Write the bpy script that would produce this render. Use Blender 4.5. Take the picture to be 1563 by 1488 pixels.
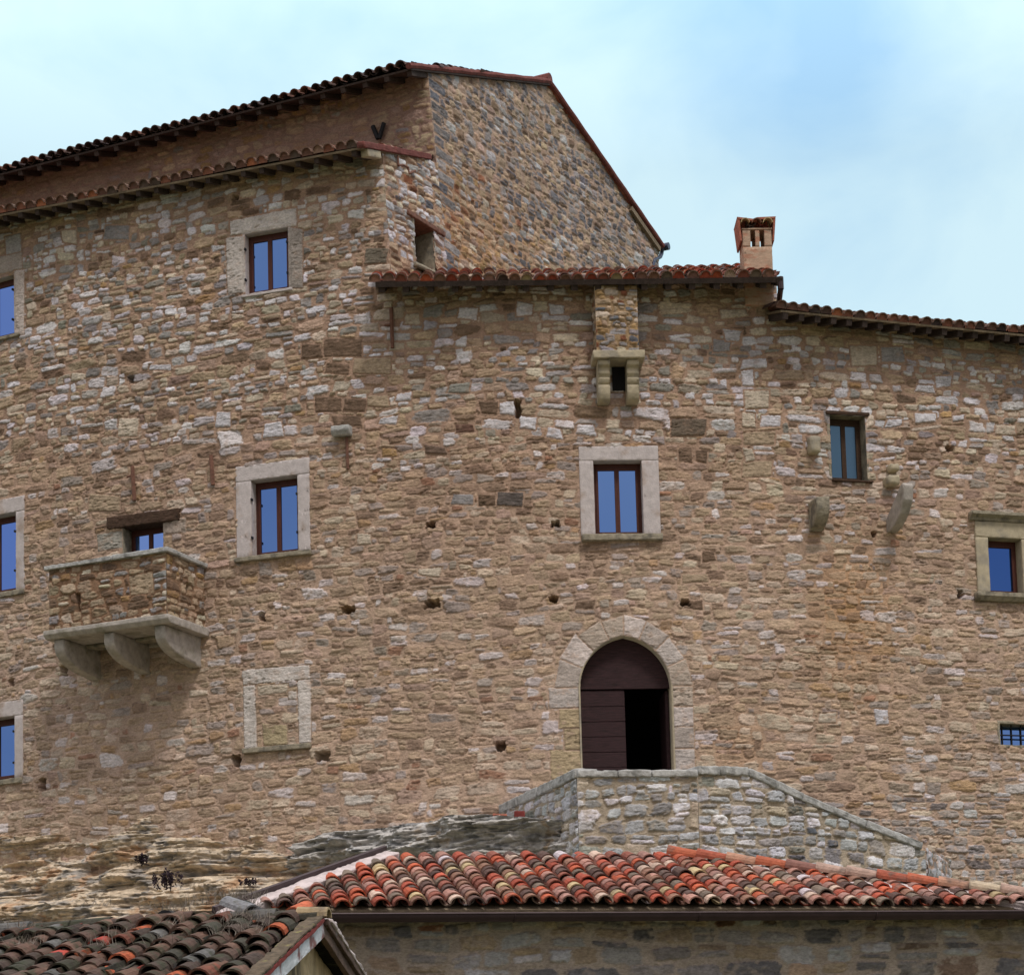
import bpy, bmesh, math, random
import numpy as np
from mathutils import Vector, Matrix, noise as mnoise

for o in list(bpy.data.objects):
    bpy.data.objects.remove(o)
R = math.radians
C = bpy.context.scene.collection
sc = bpy.context.scene
rng = np.random.default_rng(7)
random.seed(7)

# ------------------------------------------------------------------ camera
W, H, F = 1563.0, 1488.0, 3200.0            # photograph size and focal length, in photo pixels
PITCH, ROLL = R(6.0), R(1.5)
PX0, PY0 = W / 2, 1700 - F * math.tan(PITCH)   # principal point: the frame is shifted up
cam_d = bpy.data.cameras.new('camera')
cam = bpy.data.objects.new('camera', cam_d); C.objects.link(cam)
cam.location = (0, 0, 1.7)
ROT = (Matrix.Rotation(R(90) + PITCH, 4, 'X') @ Matrix.Rotation(-ROLL, 4, 'Z'))
cam.rotation_euler = ROT.to_euler()
cam_d.sensor_fit = 'HORIZONTAL'; cam_d.sensor_width = 36
cam_d.lens = F / W * 36
cam_d.shift_y = (PY0 - H / 2) / W
cam_d.clip_end = 3000; cam_d.clip_start = .1
sc.camera = cam
CAM = np.array([0, 0, 1.7]); RM = np.array(ROT.to_3x3())

def ray_dir(px, py):
    v = ROT.to_3x3() @ Vector(((px - PX0) / F, -(py - PY0) / F, -1.0)); return v.normalized()
# ------------------------------------------------------------------ light
sun_d = bpy.data.lights.new('sun', 'SUN'); sun = bpy.data.objects.new('sun', sun_d); C.objects.link(sun)
SUN_EL, SUN_AZ = R(58), R(156)              # azimuth clockwise from +Y (the view direction)
sun_d.energy = 1.75; sun_d.angle = R(12); sun_d.color = (1, .95, .88)
sv = Vector((math.sin(SUN_AZ) * math.cos(SUN_EL), math.cos(SUN_AZ) * math.cos(SUN_EL), math.sin(SUN_EL)))
sun.rotation_euler = sv.to_track_quat('Z', 'Y').to_euler()
world = bpy.data.worlds.new('World'); sc.world = world; world.use_nodes = True
nt = world.node_tree; nt.nodes.clear()
def N(t, typ, **kw):
    n = t.nodes.new(typ)
    for k, v in kw.items(): setattr(n, k, v)
    return n
wo = N(nt, 'ShaderNodeOutputWorld'); bg = N(nt, 'ShaderNodeBackground'); bg2 = N(nt, 'ShaderNodeBackground')
sky = N(nt, 'ShaderNodeTexSky', sky_type='NISHITA', sun_disc=False)
sky.sun_elevation = SUN_EL; sky.sun_rotation = SUN_AZ; sky.altitude = 500
bg.inputs[1].default_value = 0.10
nt.links.new(sky.outputs[0], bg.inputs[0])
tc = N(nt, 'ShaderNodeTexCoord'); mp = N(nt, 'ShaderNodeMapping'); mp.inputs['Scale'].default_value = (1, 1, 1.6)
mp.inputs['Location'].default_value = (.15, .3, .42)
nt.links.new(tc.outputs['Generated'], mp.inputs[0])
n1 = N(nt, 'ShaderNodeTexNoise'); n1.inputs['Scale'].default_value = 7; n1.inputs['Detail'].default_value = 6
n1.inputs['Roughness'].default_value = .5; n1.inputs['Distortion'].default_value = .4
nt.links.new(mp.outputs[0], n1.inputs['Vector'])
gapd = N(nt, 'ShaderNodeVectorMath', operation='DISTANCE')       # one bluish gap in the thin cloud
gm = N(nt, 'ShaderNodeMapping'); gm.inputs['Scale'].default_value = (1.5, 1, 1); nt.links.new(tc.outputs['Generated'], gm.inputs[0]); nt.links.new(gm.outputs[0], gapd.inputs[0])
_g = ray_dir(1235, 110); gapd.inputs[1].default_value = (_g[0] * 1.5, _g[1], _g[2])
gr1 = N(nt, 'ShaderNodeMapRange'); gr1.inputs[1].default_value = .0; gr1.inputs[2].default_value = .17; gr1.inputs[3].default_value = .26; gr1.inputs[4].default_value = -.05
nt.links.new(gapd.outputs['Value'], gr1.inputs[0])
gs = N(nt, 'ShaderNodeMath', operation='SUBTRACT'); nt.links.new(n1.outputs[0], gs.inputs[0]); nt.links.new(gr1.outputs[0], gs.inputs[1])
cr = N(nt, 'ShaderNodeValToRGB')
cr.color_ramp.elements[0].position = .20; cr.color_ramp.elements[0].color = (.41, .67, .92, 1)
cr.color_ramp.elements[1].position = .57; cr.color_ramp.elements[1].color = (.69, .92, 1.01, 1)
nt.links.new(gs.outputs[0], cr.inputs[0])
sx = N(nt, 'ShaderNodeSeparateXYZ'); nt.links.new(tc.outputs['Generated'], sx.inputs[0])
mz = N(nt, 'ShaderNodeMapRange'); mz.inputs[1].default_value = .55; mz.inputs[2].default_value = .85; nt.links.new(sx.outputs[2], mz.inputs[0])
my = N(nt, 'ShaderNodeMapRange'); my.inputs[1].default_value = .35; my.inputs[2].default_value = -.25; nt.links.new(sx.outputs[1], my.inputs[0])
mm = N(nt, 'ShaderNodeMath', operation='MAXIMUM'); nt.links.new(mz.outputs[0], mm.inputs[0]); nt.links.new(my.outputs[0], mm.inputs[1])
mc_ = N(nt, 'ShaderNodeMix', data_type='RGBA'); nt.links.new(mm.outputs[0], mc_.inputs[0]); nt.links.new(cr.outputs[0], mc_.inputs[6])
cb = N(nt, 'ShaderNodeValToRGB'); cb.color_ramp.elements[0].position = .38; cb.color_ramp.elements[0].color = (.66, .66, .74, 1)
cb.color_ramp.elements[1].position = .62; cb.color_ramp.elements[1].color = (1.0, .90, .84, 1)
nb2 = N(nt, 'ShaderNodeTexNoise'); nb2.inputs['Scale'].default_value = 6; nb2.inputs['Detail'].default_value = 6; nt.links.new(tc.outputs['Generated'], nb2.inputs[0])
nt.links.new(nb2.outputs[0], cb.inputs[0]); nt.links.new(cb.outputs[0], mc_.inputs[7])   # unseen whiter cloud added overhead and behind the viewer, lights the walls warmer
nt.links.new(mc_.outputs[2], bg2.inputs[0]); 
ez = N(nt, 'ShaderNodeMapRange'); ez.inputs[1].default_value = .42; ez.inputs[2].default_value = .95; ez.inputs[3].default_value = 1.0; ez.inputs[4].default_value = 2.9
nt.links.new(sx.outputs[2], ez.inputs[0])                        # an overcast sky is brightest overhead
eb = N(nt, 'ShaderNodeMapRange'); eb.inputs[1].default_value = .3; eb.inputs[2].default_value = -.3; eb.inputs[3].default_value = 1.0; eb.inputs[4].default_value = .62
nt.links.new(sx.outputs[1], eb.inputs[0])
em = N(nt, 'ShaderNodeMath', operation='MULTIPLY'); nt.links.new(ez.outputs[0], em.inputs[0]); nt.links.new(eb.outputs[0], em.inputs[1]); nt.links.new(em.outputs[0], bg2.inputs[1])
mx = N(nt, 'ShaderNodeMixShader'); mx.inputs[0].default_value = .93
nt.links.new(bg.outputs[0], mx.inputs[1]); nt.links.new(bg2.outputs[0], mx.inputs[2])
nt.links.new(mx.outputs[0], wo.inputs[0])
sc.view_settings.view_transform = 'Standard'; sc.view_settings.look = 'None'
sc.view_settings.exposure = 0; sc.view_settings.gamma = 1
sc.cycles.max_bounces = 5; sc.cycles.diffuse_bounces = 3; sc.cycles.glossy_bounces = 2
sc.cycles.use_denoising = True

# ------------------------------------------------------------------ photo <-> world
def ray(px, py):
    d = RM @ np.array([(px - PX0) / F, -(py - PY0) / F, -1.0])
    return d / np.linalg.norm(d)
def project(P):
    v = (np.asarray(P) - CAM) @ RM
    return PX0 - F * v[..., 0] / v[..., 2], PY0 + F * v[..., 1] / v[..., 2]
def on_plane(px, py, p0, n):
    d = ray(px, py); t = np.dot(np.asarray(p0) - CAM, n) / np.dot(d, n)
    return CAM + d * t
def z_for(X, Y, py):                         # height at which plan point (X,Y) shows at image row py
    a, b = -5.0, 40.0
    for _ in range(40):
        m = (a + b) / 2
        if project(np.array([X, Y, m]))[1] > py: a = m
        else: b = m
    return m
def azv(a): return np.array([math.sin(R(a)), math.cos(R(a)), 0.0])
UP = np.array([0, 0, 1.0])

class Plan:                                  # a vertical surface over a plan curve
    def __init__(s, pts):
        s.p = np.array(pts, float)[:, :2]
        seg = np.linalg.norm(np.diff(s.p, axis=0), axis=1)
        s.s = np.concatenate([[0], np.cumsum(seg)]); s.L = s.s[-1]
        t = np.gradient(s.p, s.s, axis=0); t /= np.linalg.norm(t, axis=1)[:, None]
        s.n = np.stack([t[:, 1], -t[:, 0]], 1)      # outward (towards the camera)
        s.t = t
    def at(s, u):
        return np.stack([np.interp(u, s.s, s.p[:, 0]), np.interp(u, s.s, s.p[:, 1])], -1)
    def nor(s, u):
        n = np.stack([np.interp(u, s.s, s.n[:, 0]), np.interp(u, s.s, s.n[:, 1])], -1)
        return n / np.linalg.norm(n, axis=-1, keepdims=True)
    def map(s, u, z, h):
        xy = s.at(u) + s.nor(u) * np.asarray(h)[..., None]
        return np.concatenate([xy, np.asarray(z)[..., None] + 0 * xy[..., :1]], -1)
    def hit(s, px, py, off=0.0):             # (s, z) where the photo point falls on it
        d = ray(px, py)
        q = s.p + s.n * off
        a = q[:-1] - CAM[:2]; b = q[1:] - CAM[:2]
        ca = d[0] * a[:, 1] - d[1] * a[:, 0]; cb = d[0] * b[:, 1] - d[1] * b[:, 0]
        i = np.where(ca * cb <= 0)[0]
        i = i[0] if len(i) else (0 if abs(ca[0]) < abs(cb[-1]) else len(a) - 1)
        f = ca[i] / (ca[i] - cb[i]); P = q[i] + f * (q[i + 1] - q[i])
        z = CAM[2] + d[2] * np.linalg.norm(P - CAM[:2]) / np.linalg.norm(d[:2])
        return s.s[i] + f * (s.s[i + 1] - s.s[i]), z
    def P(s, px, py, off=0.0):
        u, z = s.hit(px, py, off)
        return s.map(u, z, off)

class Flat:                                  # planar sheet: left edge bottom B -> top T, running along direction d
    def __init__(s, B, T, d, L=20):
        s.B, s.T, s.d, s.L = np.array(B), np.array(T), np.array(d) / np.linalg.norm(d), L
        s.lean = (s.T - s.B) / (s.T[2] - s.B[2]); n = np.cross(s.d, s.lean)
        s.nn = n / np.linalg.norm(n)
        if np.dot(s.nn, CAM - s.B) < 0: s.nn = -s.nn
    def map(s, u, z, h):
        u, z, h = (np.asarray(x, float)[..., None] for x in (u, z, h))
        return s.B + (z - s.B[2]) * s.lean + u * s.d + h * s.nn
    def hit(s, px, py, off=0.0):
        P = on_plane(px, py, s.B + s.nn * off, s.nn) - s.B - s.nn * off
        z = P[2] + s.B[2]; return float(np.dot(P - (z - s.B[2]) * s.lean, s.d)), z
    def P(s, px, py, off=0.0): u, z = s.hit(px, py, off); return s.map(u, z, off)

# ------------------------------------------------------------------ objects
def setp(o, label=None, cat=None, group=None, kind=None):
    if label: o['label'] = label
    if cat: o['category'] = cat
    if group: o['group'] = group
    if kind: o['kind'] = kind
    return o
def thing(name, loc, label, cat, group=None):
    o = bpy.data.objects.new(name, None); C.objects.link(o); o.location = loc; o.empty_display_size = .3
    return setp(o, label, cat, group)
def link(name, me, parent=None, label=None):
    o = bpy.data.objects.new(name, me); C.objects.link(o)
    if parent:
        o.parent = parent
        if parent.type == 'EMPTY': o.matrix_parent_inverse = Matrix.Translation(-Vector(parent.location))
    if label: o['label'] = label
    return o
def npmesh(name, V, Fq, mats, parent=None, col=None, smooth=True, mi=None, label=None):
    """V (n,3); Fq (m,4) quads (a repeated last index makes a triangle is not allowed)"""
    me = bpy.data.meshes.new(name)
    V = np.asarray(V, np.float32); Fq = np.asarray(Fq, np.int32)
    me.vertices.add(len(V)); me.vertices.foreach_set('co', V.ravel())
    k = Fq.shape[1]
    me.loops.add(Fq.size); me.loops.foreach_set('vertex_index', Fq.ravel())
    me.polygons.add(len(Fq)); me.polygons.foreach_set('loop_start', np.arange(0, Fq.size, k, dtype=np.int32))
    me.polygons.foreach_set('loop_total', np.full(len(Fq), k, np.int32))
    me.polygons.foreach_set('use_smooth', np.full(len(Fq), smooth))
    for m in (mats if isinstance(mats, list) else [mats]): me.materials.append(m)
    if mi is not None: me.polygons.foreach_set('material_index', np.asarray(mi, np.int32))
    if col is not None:
        a = me.color_attributes.new('Col', 'FLOAT_COLOR', 'POINT')
        c4 = np.ones((len(V), 4), np.float32); c4[:, :3] = col; a.data.foreach_set('color', c4.ravel())
    me.update(); me.validate()
    return link(name, me, parent, label)
def bmobj(name, bm, mat, parent=None, label=None, smooth=False, bevel=0.0):
    if bevel: bmesh.ops.bevel(bm, geom=list(bm.edges), offset=bevel, segments=2, affect='EDGES', profile=.6)
    bmesh.ops.recalc_face_normals(bm, faces=bm.faces)
    me = bpy.data.meshes.new(name); bm.to_mesh(me); bm.free()
    for m in (mat if isinstance(mat, list) else [mat]): me.materials.append(m)
    if smooth:
        for p in me.polygons: p.use_smooth = True
    return link(name, me, parent, label)

class Fr:                                    # local frame: t right along the wall, n out of it, z up
    def __init__(s, P, t, n=None, up=None):
        s.P = np.array(P, float); s.t = np.array([t[0], t[1], 0.]) if len(t) == 2 else np.array(t, float)
        s.t /= np.linalg.norm(s.t)
        s.n = np.array([s.t[1], -s.t[0], 0.]) if n is None else np.array(n, float)
        s.z = UP if up is None else np.array(up, float)
    def w(s, a, b, c): return Vector(s.P + s.t * a + s.n * b + s.z * c)
def box(bm, fr, a0, a1, b0, b1, c0, c1, mi=0):
    v = [bm.verts.new(fr.w(a, b, c)) for c in (c0, c1) for b in (b0, b1) for a in (a0, a1)]
    for q in ((0, 1, 3, 2), (4, 6, 7, 5), (0, 4, 5, 1), (2, 3, 7, 6), (0, 2, 6, 4), (1, 5, 7, 3)):
        f = bm.faces.new([v[i] for i in q]); f.material_index = mi
    return bm
def prism(bm, fr, prof, a0, a1):             # prof: [(b,c)] polygon
    A = [bm.verts.new(fr.w(a0, b, c)) for b, c in prof]; B = [bm.verts.new(fr.w(a1, b, c)) for b, c in prof]
    bm.faces.new(A); bm.faces.new(B[::-1])
    for i in range(len(prof)):
        j = (i + 1) % len(prof); bm.faces.new([A[i], B[i], B[j], A[j]])
    return bm
def bar(bm, p, q, r, seg=8):
    p, q = Vector(p), Vector(q); d = (q - p).normalized(); x = d.orthogonal().normalized(); y = d.cross(x)
    A = [[bm.verts.new(c + (x * math.cos(k * 2 * math.pi / seg) + y * math.sin(k * 2 * math.pi / seg)) * r) for k in range(seg)] for c in (p, q)]
    for k in range(seg): bm.faces.new([A[0][k], A[0][(k + 1) % seg], A[1][(k + 1) % seg], A[1][k]])
    bm.faces.new(A[0][::-1]); bm.faces.new(A[1])
    return bm
def rough_stone(name, bm, mat, parent, amp=.012, cell=.05, label=None, bevel=.008):
    if bevel: bmesh.ops.bevel(bm, geom=list(bm.edges), offset=bevel, segments=1, affect='EDGES')
    bmesh.ops.triangulate(bm, faces=bm.faces)
    for _ in range(7):
        es = [e for e in bm.edges if e.calc_length() > cell * 1.5]
        if not es or len(bm.verts) > 9000: break
        bmesh.ops.subdivide_edges(bm, edges=es, cuts=1)
        bmesh.ops.triangulate(bm, faces=[f for f in bm.faces if len(f.verts) > 3])
    bmesh.ops.recalc_face_normals(bm, faces=bm.faces); bm.normal_update()
    for v in bm.verts:
        k = mnoise.noise(v.co * 9) * .5 + mnoise.noise(v.co * Vector((22, 22, 40))) * .5 + mnoise.noise(v.co * 3.3) * .6
        v.co += v.normal * k * amp
    return bmobj(name, bm, mat, parent, label, smooth=True)

# ------------------------------------------------------------------ materials
def mat(name, col, rough=.9, metal=0, var=.25, scale=6, bump=.3, bscale=40, attr=False, tint=None, streak=None, spec=.3, spots=None):
    m = bpy.data.materials.new(name); m.use_nodes = True; t = m.node_tree; b = t.nodes['Principled BSDF']
    b.inputs['Roughness'].default_value = rough; b.inputs['Metallic'].default_value = metal
    b.inputs['Specular IOR Level'].default_value = spec
    co = N(t, 'ShaderNodeTexCoord'); mp = N(t, 'ShaderNodeMapping')
    if streak: mp.inputs['Scale'].default_value = streak
    t.links.new(co.outputs['Object'], mp.inputs[0])
    nz = N(t, 'ShaderNodeTexNoise'); nz.inputs['Scale'].default_value = scale; nz.inputs['Detail'].default_value = 7; nz.inputs['Roughness'].default_value = .65
    t.links.new(mp.outputs[0], nz.inputs['Vector'])
    mr = N(t, 'ShaderNodeMapRange'); mr.inputs[1].default_value = .3; mr.inputs[2].default_value = .7
    mr.inputs[3].default_value = 1 - var; mr.inputs[4].default_value = 1 + var
    t.links.new(nz.outputs[0], mr.inputs[0])
    ml = N(t, 'ShaderNodeVectorMath', operation='SCALE')
    if attr:
        src = N(t, 'ShaderNodeAttribute'); src.attribute_name = 'Col'; so = src.outputs['Color']
    else:
        src = N(t, 'ShaderNodeRGB'); src.outputs[0].default_value = (*col, 1); so = src.outputs[0]
    if tint:                                 # second colour in patches
        mxx = N(t, 'ShaderNodeMix', data_type='RGBA'); nz2 = N(t, 'ShaderNodeTexNoise'); nz2.inputs['Scale'].default_value = tint[1]; nz2.inputs['Detail'].default_value = 6
        t.links.new(mp.outputs[0], nz2.inputs['Vector'])
        rr = N(t, 'ShaderNodeMapRange'); rr.inputs[1].default_value = tint[2]; rr.inputs[2].default_value = tint[2] + .12; rr.inputs[4].default_value = tint[3]
        t.links.new(nz2.outputs[0], rr.inputs[0]); t.links.new(rr.outputs[0], mxx.inputs[0])
        t.links.new(so, mxx.inputs[6]); mxx.inputs[7].default_value = (*tint[0], 1); so = mxx.outputs[2]
    t.links.new(so, ml.inputs[0]); t.links.new(mr.outputs[0], ml.inputs['Scale']); t.links.new(ml.outputs[0], b.inputs['Base Color'])
    if bump:
        nb = N(t, 'ShaderNodeTexNoise'); nb.inputs['Scale'].default_value = bscale; nb.inputs['Detail'].default_value = 5
        t.links.new(mp.outputs[0], nb.inputs['Vector'])
        bp = N(t, 'ShaderNodeBump'); bp.inputs['Strength'].default_value = bump; bp.inputs['Distance'].default_value = .02
        t.links.new(nb.outputs[0], bp.inputs['Height']); t.links.new(bp.outputs[0], b.inputs['Normal'])
    return m
M = {}
M['masonry'] = mat('rubble_masonry', None, .95, var=.28, scale=26, bump=.6, bscale=38, attr=True, streak=(1, 1, 2.2), spec=.15)
M['rock'] = mat('layered_rock', None, .95, var=.35, scale=9, bump=.8, bscale=25, attr=True, streak=(1, 1, 2), spec=.15)
M['frame_stone'] = mat('pale_dressed_stone', (.52, .47, .46), .9, var=.16, scale=9, bump=.4, bscale=45, tint=((.36, .27, .21), 3, .56, .7))
M['warm_stone'] = mat('warm_dressed_stone', (.44, .38, .27), .9, var=.15, scale=8, bump=.35, tint=((.30, .27, .22), 3, .5, .8))
M['sill_stone'] = mat('weathered_sill_stone', (.30, .265, .20), .95, var=.3, scale=12, bump=.5, tint=((.13, .12, .10), 5, .5, .8))
M['cap_stone'] = mat('grey_coping_stone', (.42, .42, .41), .95, var=.3, scale=12, bump=.6, tint=((.20, .20, .19), 4, .52, .8))
M['wood'] = mat('dark_red_brown_wood', (.075, .022, .014), .55, var=.35, scale=8, bump=.2, streak=(8, 8, 1))
M['door_wood'] = mat('dark_door_boards', (.034, .014, .016), .7, var=.55, scale=5, bump=.5, streak=(1, 1, 9))
M['old_wood'] = mat('weathered_beam', (.085, .05, .033), .95, var=.5, scale=6, bump=.8, streak=(3, 3, 14))
M['rafter'] = mat('dark_rafter', (.055, .04, .035), .95, var=.35, scale=10, bump=.4)
M['bracket'] = mat('pale_bracket_stone', (.41, .375, .34), .95, var=.25, scale=8, bump=.5, tint=((.27, .25, .20), 3, .52, .8))
M['plank'] = mat('pale_soffit_board', (.20, .155, .105), .95, var=.3, scale=8, bump=.4)
M['dark'] = mat('unlit_interior', (.012, .012, .014), 1, var=.1, bump=0)
M['iron'] = mat('black_iron', (.02, .02, .024), .7, metal=.3, var=.3, bump=.2)
M['rust'] = mat('rusty_iron', (.17, .085, .06), .9, var=.4, scale=14, bump=.5)
M['gutter'] = mat('brown_painted_metal', (.055, .035, .038), .5, metal=.2, var=.2, scale=5, bump=.05)
M['bluepipe'] = mat('grey_blue_metal_pipe', (.06, .07, .11), .45, metal=.4, var=.2, bump=.05)
M['mortar'] = mat('pale_lime_mortar', (.50, .43, .42), .95, var=.25, scale=9, bump=.6)
M['brick'] = mat('chimney_brick', (.46, .33, .24), .95, var=.22, scale=7, bump=.4, tint=((.42, .20, .13), 5, .53, .8), streak=(1, 1, 3))
M['terracotta'] = mat('terracotta', (.34, .12, .08), .9, var=.3, scale=10, bump=.4)
M['tile'] = mat('clay_tiles', None, .9, var=.28, scale=16, bump=.4, attr=True, spec=.2, tint=((.12, .10, .085), 5, .57, .65))
M['mosstile'] = mat('mossy_clay_tiles', None, .95, var=.4, scale=14, bump=.6, attr=True, spec=.2, tint=((.035, .038, .022), 7, .5, .8))
M['plaster'] = mat('crumbling_yellow_plaster', (.42, .32, .19), .95, var=.35, scale=4, bump=.9, bscale=12, streak=(2, 2, .5), tint=((.09, .075, .055), 2.5, .5, .85))
M['whiteboard'] = mat('peeling_white_board', (.50, .52, .55), .8, var=.25, scale=7, bump=.4, tint=((.18, .06, .05), 6, .5, .9))
M['brownboard'] = mat('old_brown_board', (.10, .065, .05), .9, var=.5, scale=8, bump=.5, tint=((.32, .30, .26), 6, .6, .8))
M['moss'] = mat('yellow_lichen', (.10, .075, .05), 1, var=.5, scale=14, bump=.7, tint=((.22, .20, .07), 9, .60, .8))
M['leaf'] = mat('dark_plant', (.035, .022, .03), .9, var=.4, bump=0)
M['twig'] = mat('dry_grass', (.22, .19, .16), .95, var=.3, bump=0)
M['dullred'] = mat('dull_red_terracotta', (.17, .058, .05), .95, var=.35, scale=10, bump=.5)
M['redpaint'] = mat('dark_red_terracotta_block', (.18, .03, .025), .8, var=.25, bump=.2)
M['ground'] = mat('bare_earth_and_grass', (.12, .10, .06), 1, var=.4, scale=.8, bump=.4, bscale=5, tint=((.06, .09, .03), .7, .45, .9))
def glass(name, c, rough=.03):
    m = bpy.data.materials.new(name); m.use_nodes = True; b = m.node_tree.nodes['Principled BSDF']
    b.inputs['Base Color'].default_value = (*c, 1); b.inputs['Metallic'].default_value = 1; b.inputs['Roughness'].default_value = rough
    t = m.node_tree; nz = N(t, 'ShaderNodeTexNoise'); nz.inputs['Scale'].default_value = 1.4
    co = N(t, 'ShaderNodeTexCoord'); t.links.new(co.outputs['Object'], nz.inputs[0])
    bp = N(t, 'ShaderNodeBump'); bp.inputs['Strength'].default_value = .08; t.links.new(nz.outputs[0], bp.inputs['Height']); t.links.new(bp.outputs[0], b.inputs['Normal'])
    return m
M['glass'] = glass('sky_painted_glass', (.16, .31, .70)); M['glass_pale'] = glass('pale_sky_painted_glass', (.22, .39, .92))  # blue of the reflected sky is put into the metallic pane colour
M['glass_deep'] = glass('deep_sky_painted_glass', (.055, .14, .44)); M['glass_teal'] = glass('dull_teal_window_glass', (.10, .18, .26), .25)  # deep pane also carries reflected sky blue in its colour

# ------------------------------------------------------------------ raster noise
def vn(ny, nx, cy, cx, r):
    gy = np.arange(ny) / cy; gx = np.arange(nx) / cx
    iy, ix = gy.astype(int), gx.astype(int); fy, fx = gy - iy, gx - ix
    fy = (fy * fy * (3 - 2 * fy))[:, None]; fx = (fx * fx * (3 - 2 * fx))[None]
    g = (r.random((iy.max() + 2, ix.max() + 2)) * 2 - 1).astype(np.float32)
    ry0, ry1 = g[iy], g[iy + 1]
    return ((ry0[:, ix] * (1 - fx) + ry0[:, ix + 1] * fx) * (1 - fy) + (ry1[:, ix] * (1 - fx) + ry1[:, ix + 1] * fx) * fy).astype(np.float32)
def fbm(ny, nx, cy, cx, r, o=3, g=.5):
    a = np.zeros((ny, nx), np.float32); w = 1.0; tot = 0
    for k in range(o):
        a += w * vn(ny, nx, max(cy / 2**k, 1.01), max(cx / 2**k, 1.01), r); tot += w; w *= g
    return a / tot
def sst(a, b, x):
    t = np.clip((x - a) / (b - a), 0, 1); return t * t * (3 - 2 * t)

# stone colours (linear albedo)
PAL = {'white': (.60, .58, .61), 'cream': (.53, .455, .365), 'tan': (.44, .325, .225), 'grey': (.29, .275, .275), 'green': (.27, .265, .235),
       'brown': (.17, .115, .08), 'ochre': (.35, .225, .11), 'rust': (.24, .10, .055), 'slate': (.13, .135, .155), 'pink': (.38, .27, .22),
       'lime': (.43, .44, .46), 'dull': (.37, .285, .20)}
PK = list(PAL); PC = np.array([PAL[k] for k in PK])
def weights(**kw):
    w = np.array([kw.get(k, 0.) for k in PK]); return w / w.sum()
Z_TOP = weights(white=5, cream=3.4, tan=3.2, grey=2.2, green=.7, brown=.9, dull=2, ochre=.25, pink=1)
Z_MID = weights(white=1.9, cream=2.2, tan=3.2, grey=1.5, brown=1.9, ochre=.35, rust=.1, pink=1.4, dull=3.4, green=.4)
Z_CEN = weights(white=.6, cream=1.4, tan=3.0, grey=1.8, brown=3.0, ochre=.45, rust=.2, pink=.8, dull=3.2)
Z_LOW = weights(white=1.6, cream=3, tan=3.8, grey=1.1, brown=1.0, ochre=.8, rust=.2, pink=1.2, dull=2.6)
Z_GREY = weights(white=.8, lime=2.5, grey=3, cream=1.5, tan=1.8, slate=.5, dull=1)
Z_TERR = weights(lime=7, white=5.5, grey=2.6, cream=1.4, green=.6, slate=.4)
Z_TOWER = weights(slate=5, grey=4, lime=1.4, tan=2.5, brown=1.8, dull=2.5, pink=.8)
Z_SIDE = weights(white=3.5, lime=2, cream=2, tan=2, grey=2, slate=.8, rust=.3, brown=.8, pink=1)
Z_FRONT = weights(tan=3, pink=3, ochre=.8, dull=3, grey=.5)
Z_BASE = weights(grey=4, slate=1.8, dull=2, cream=1, lime=.8, brown=.7)

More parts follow.
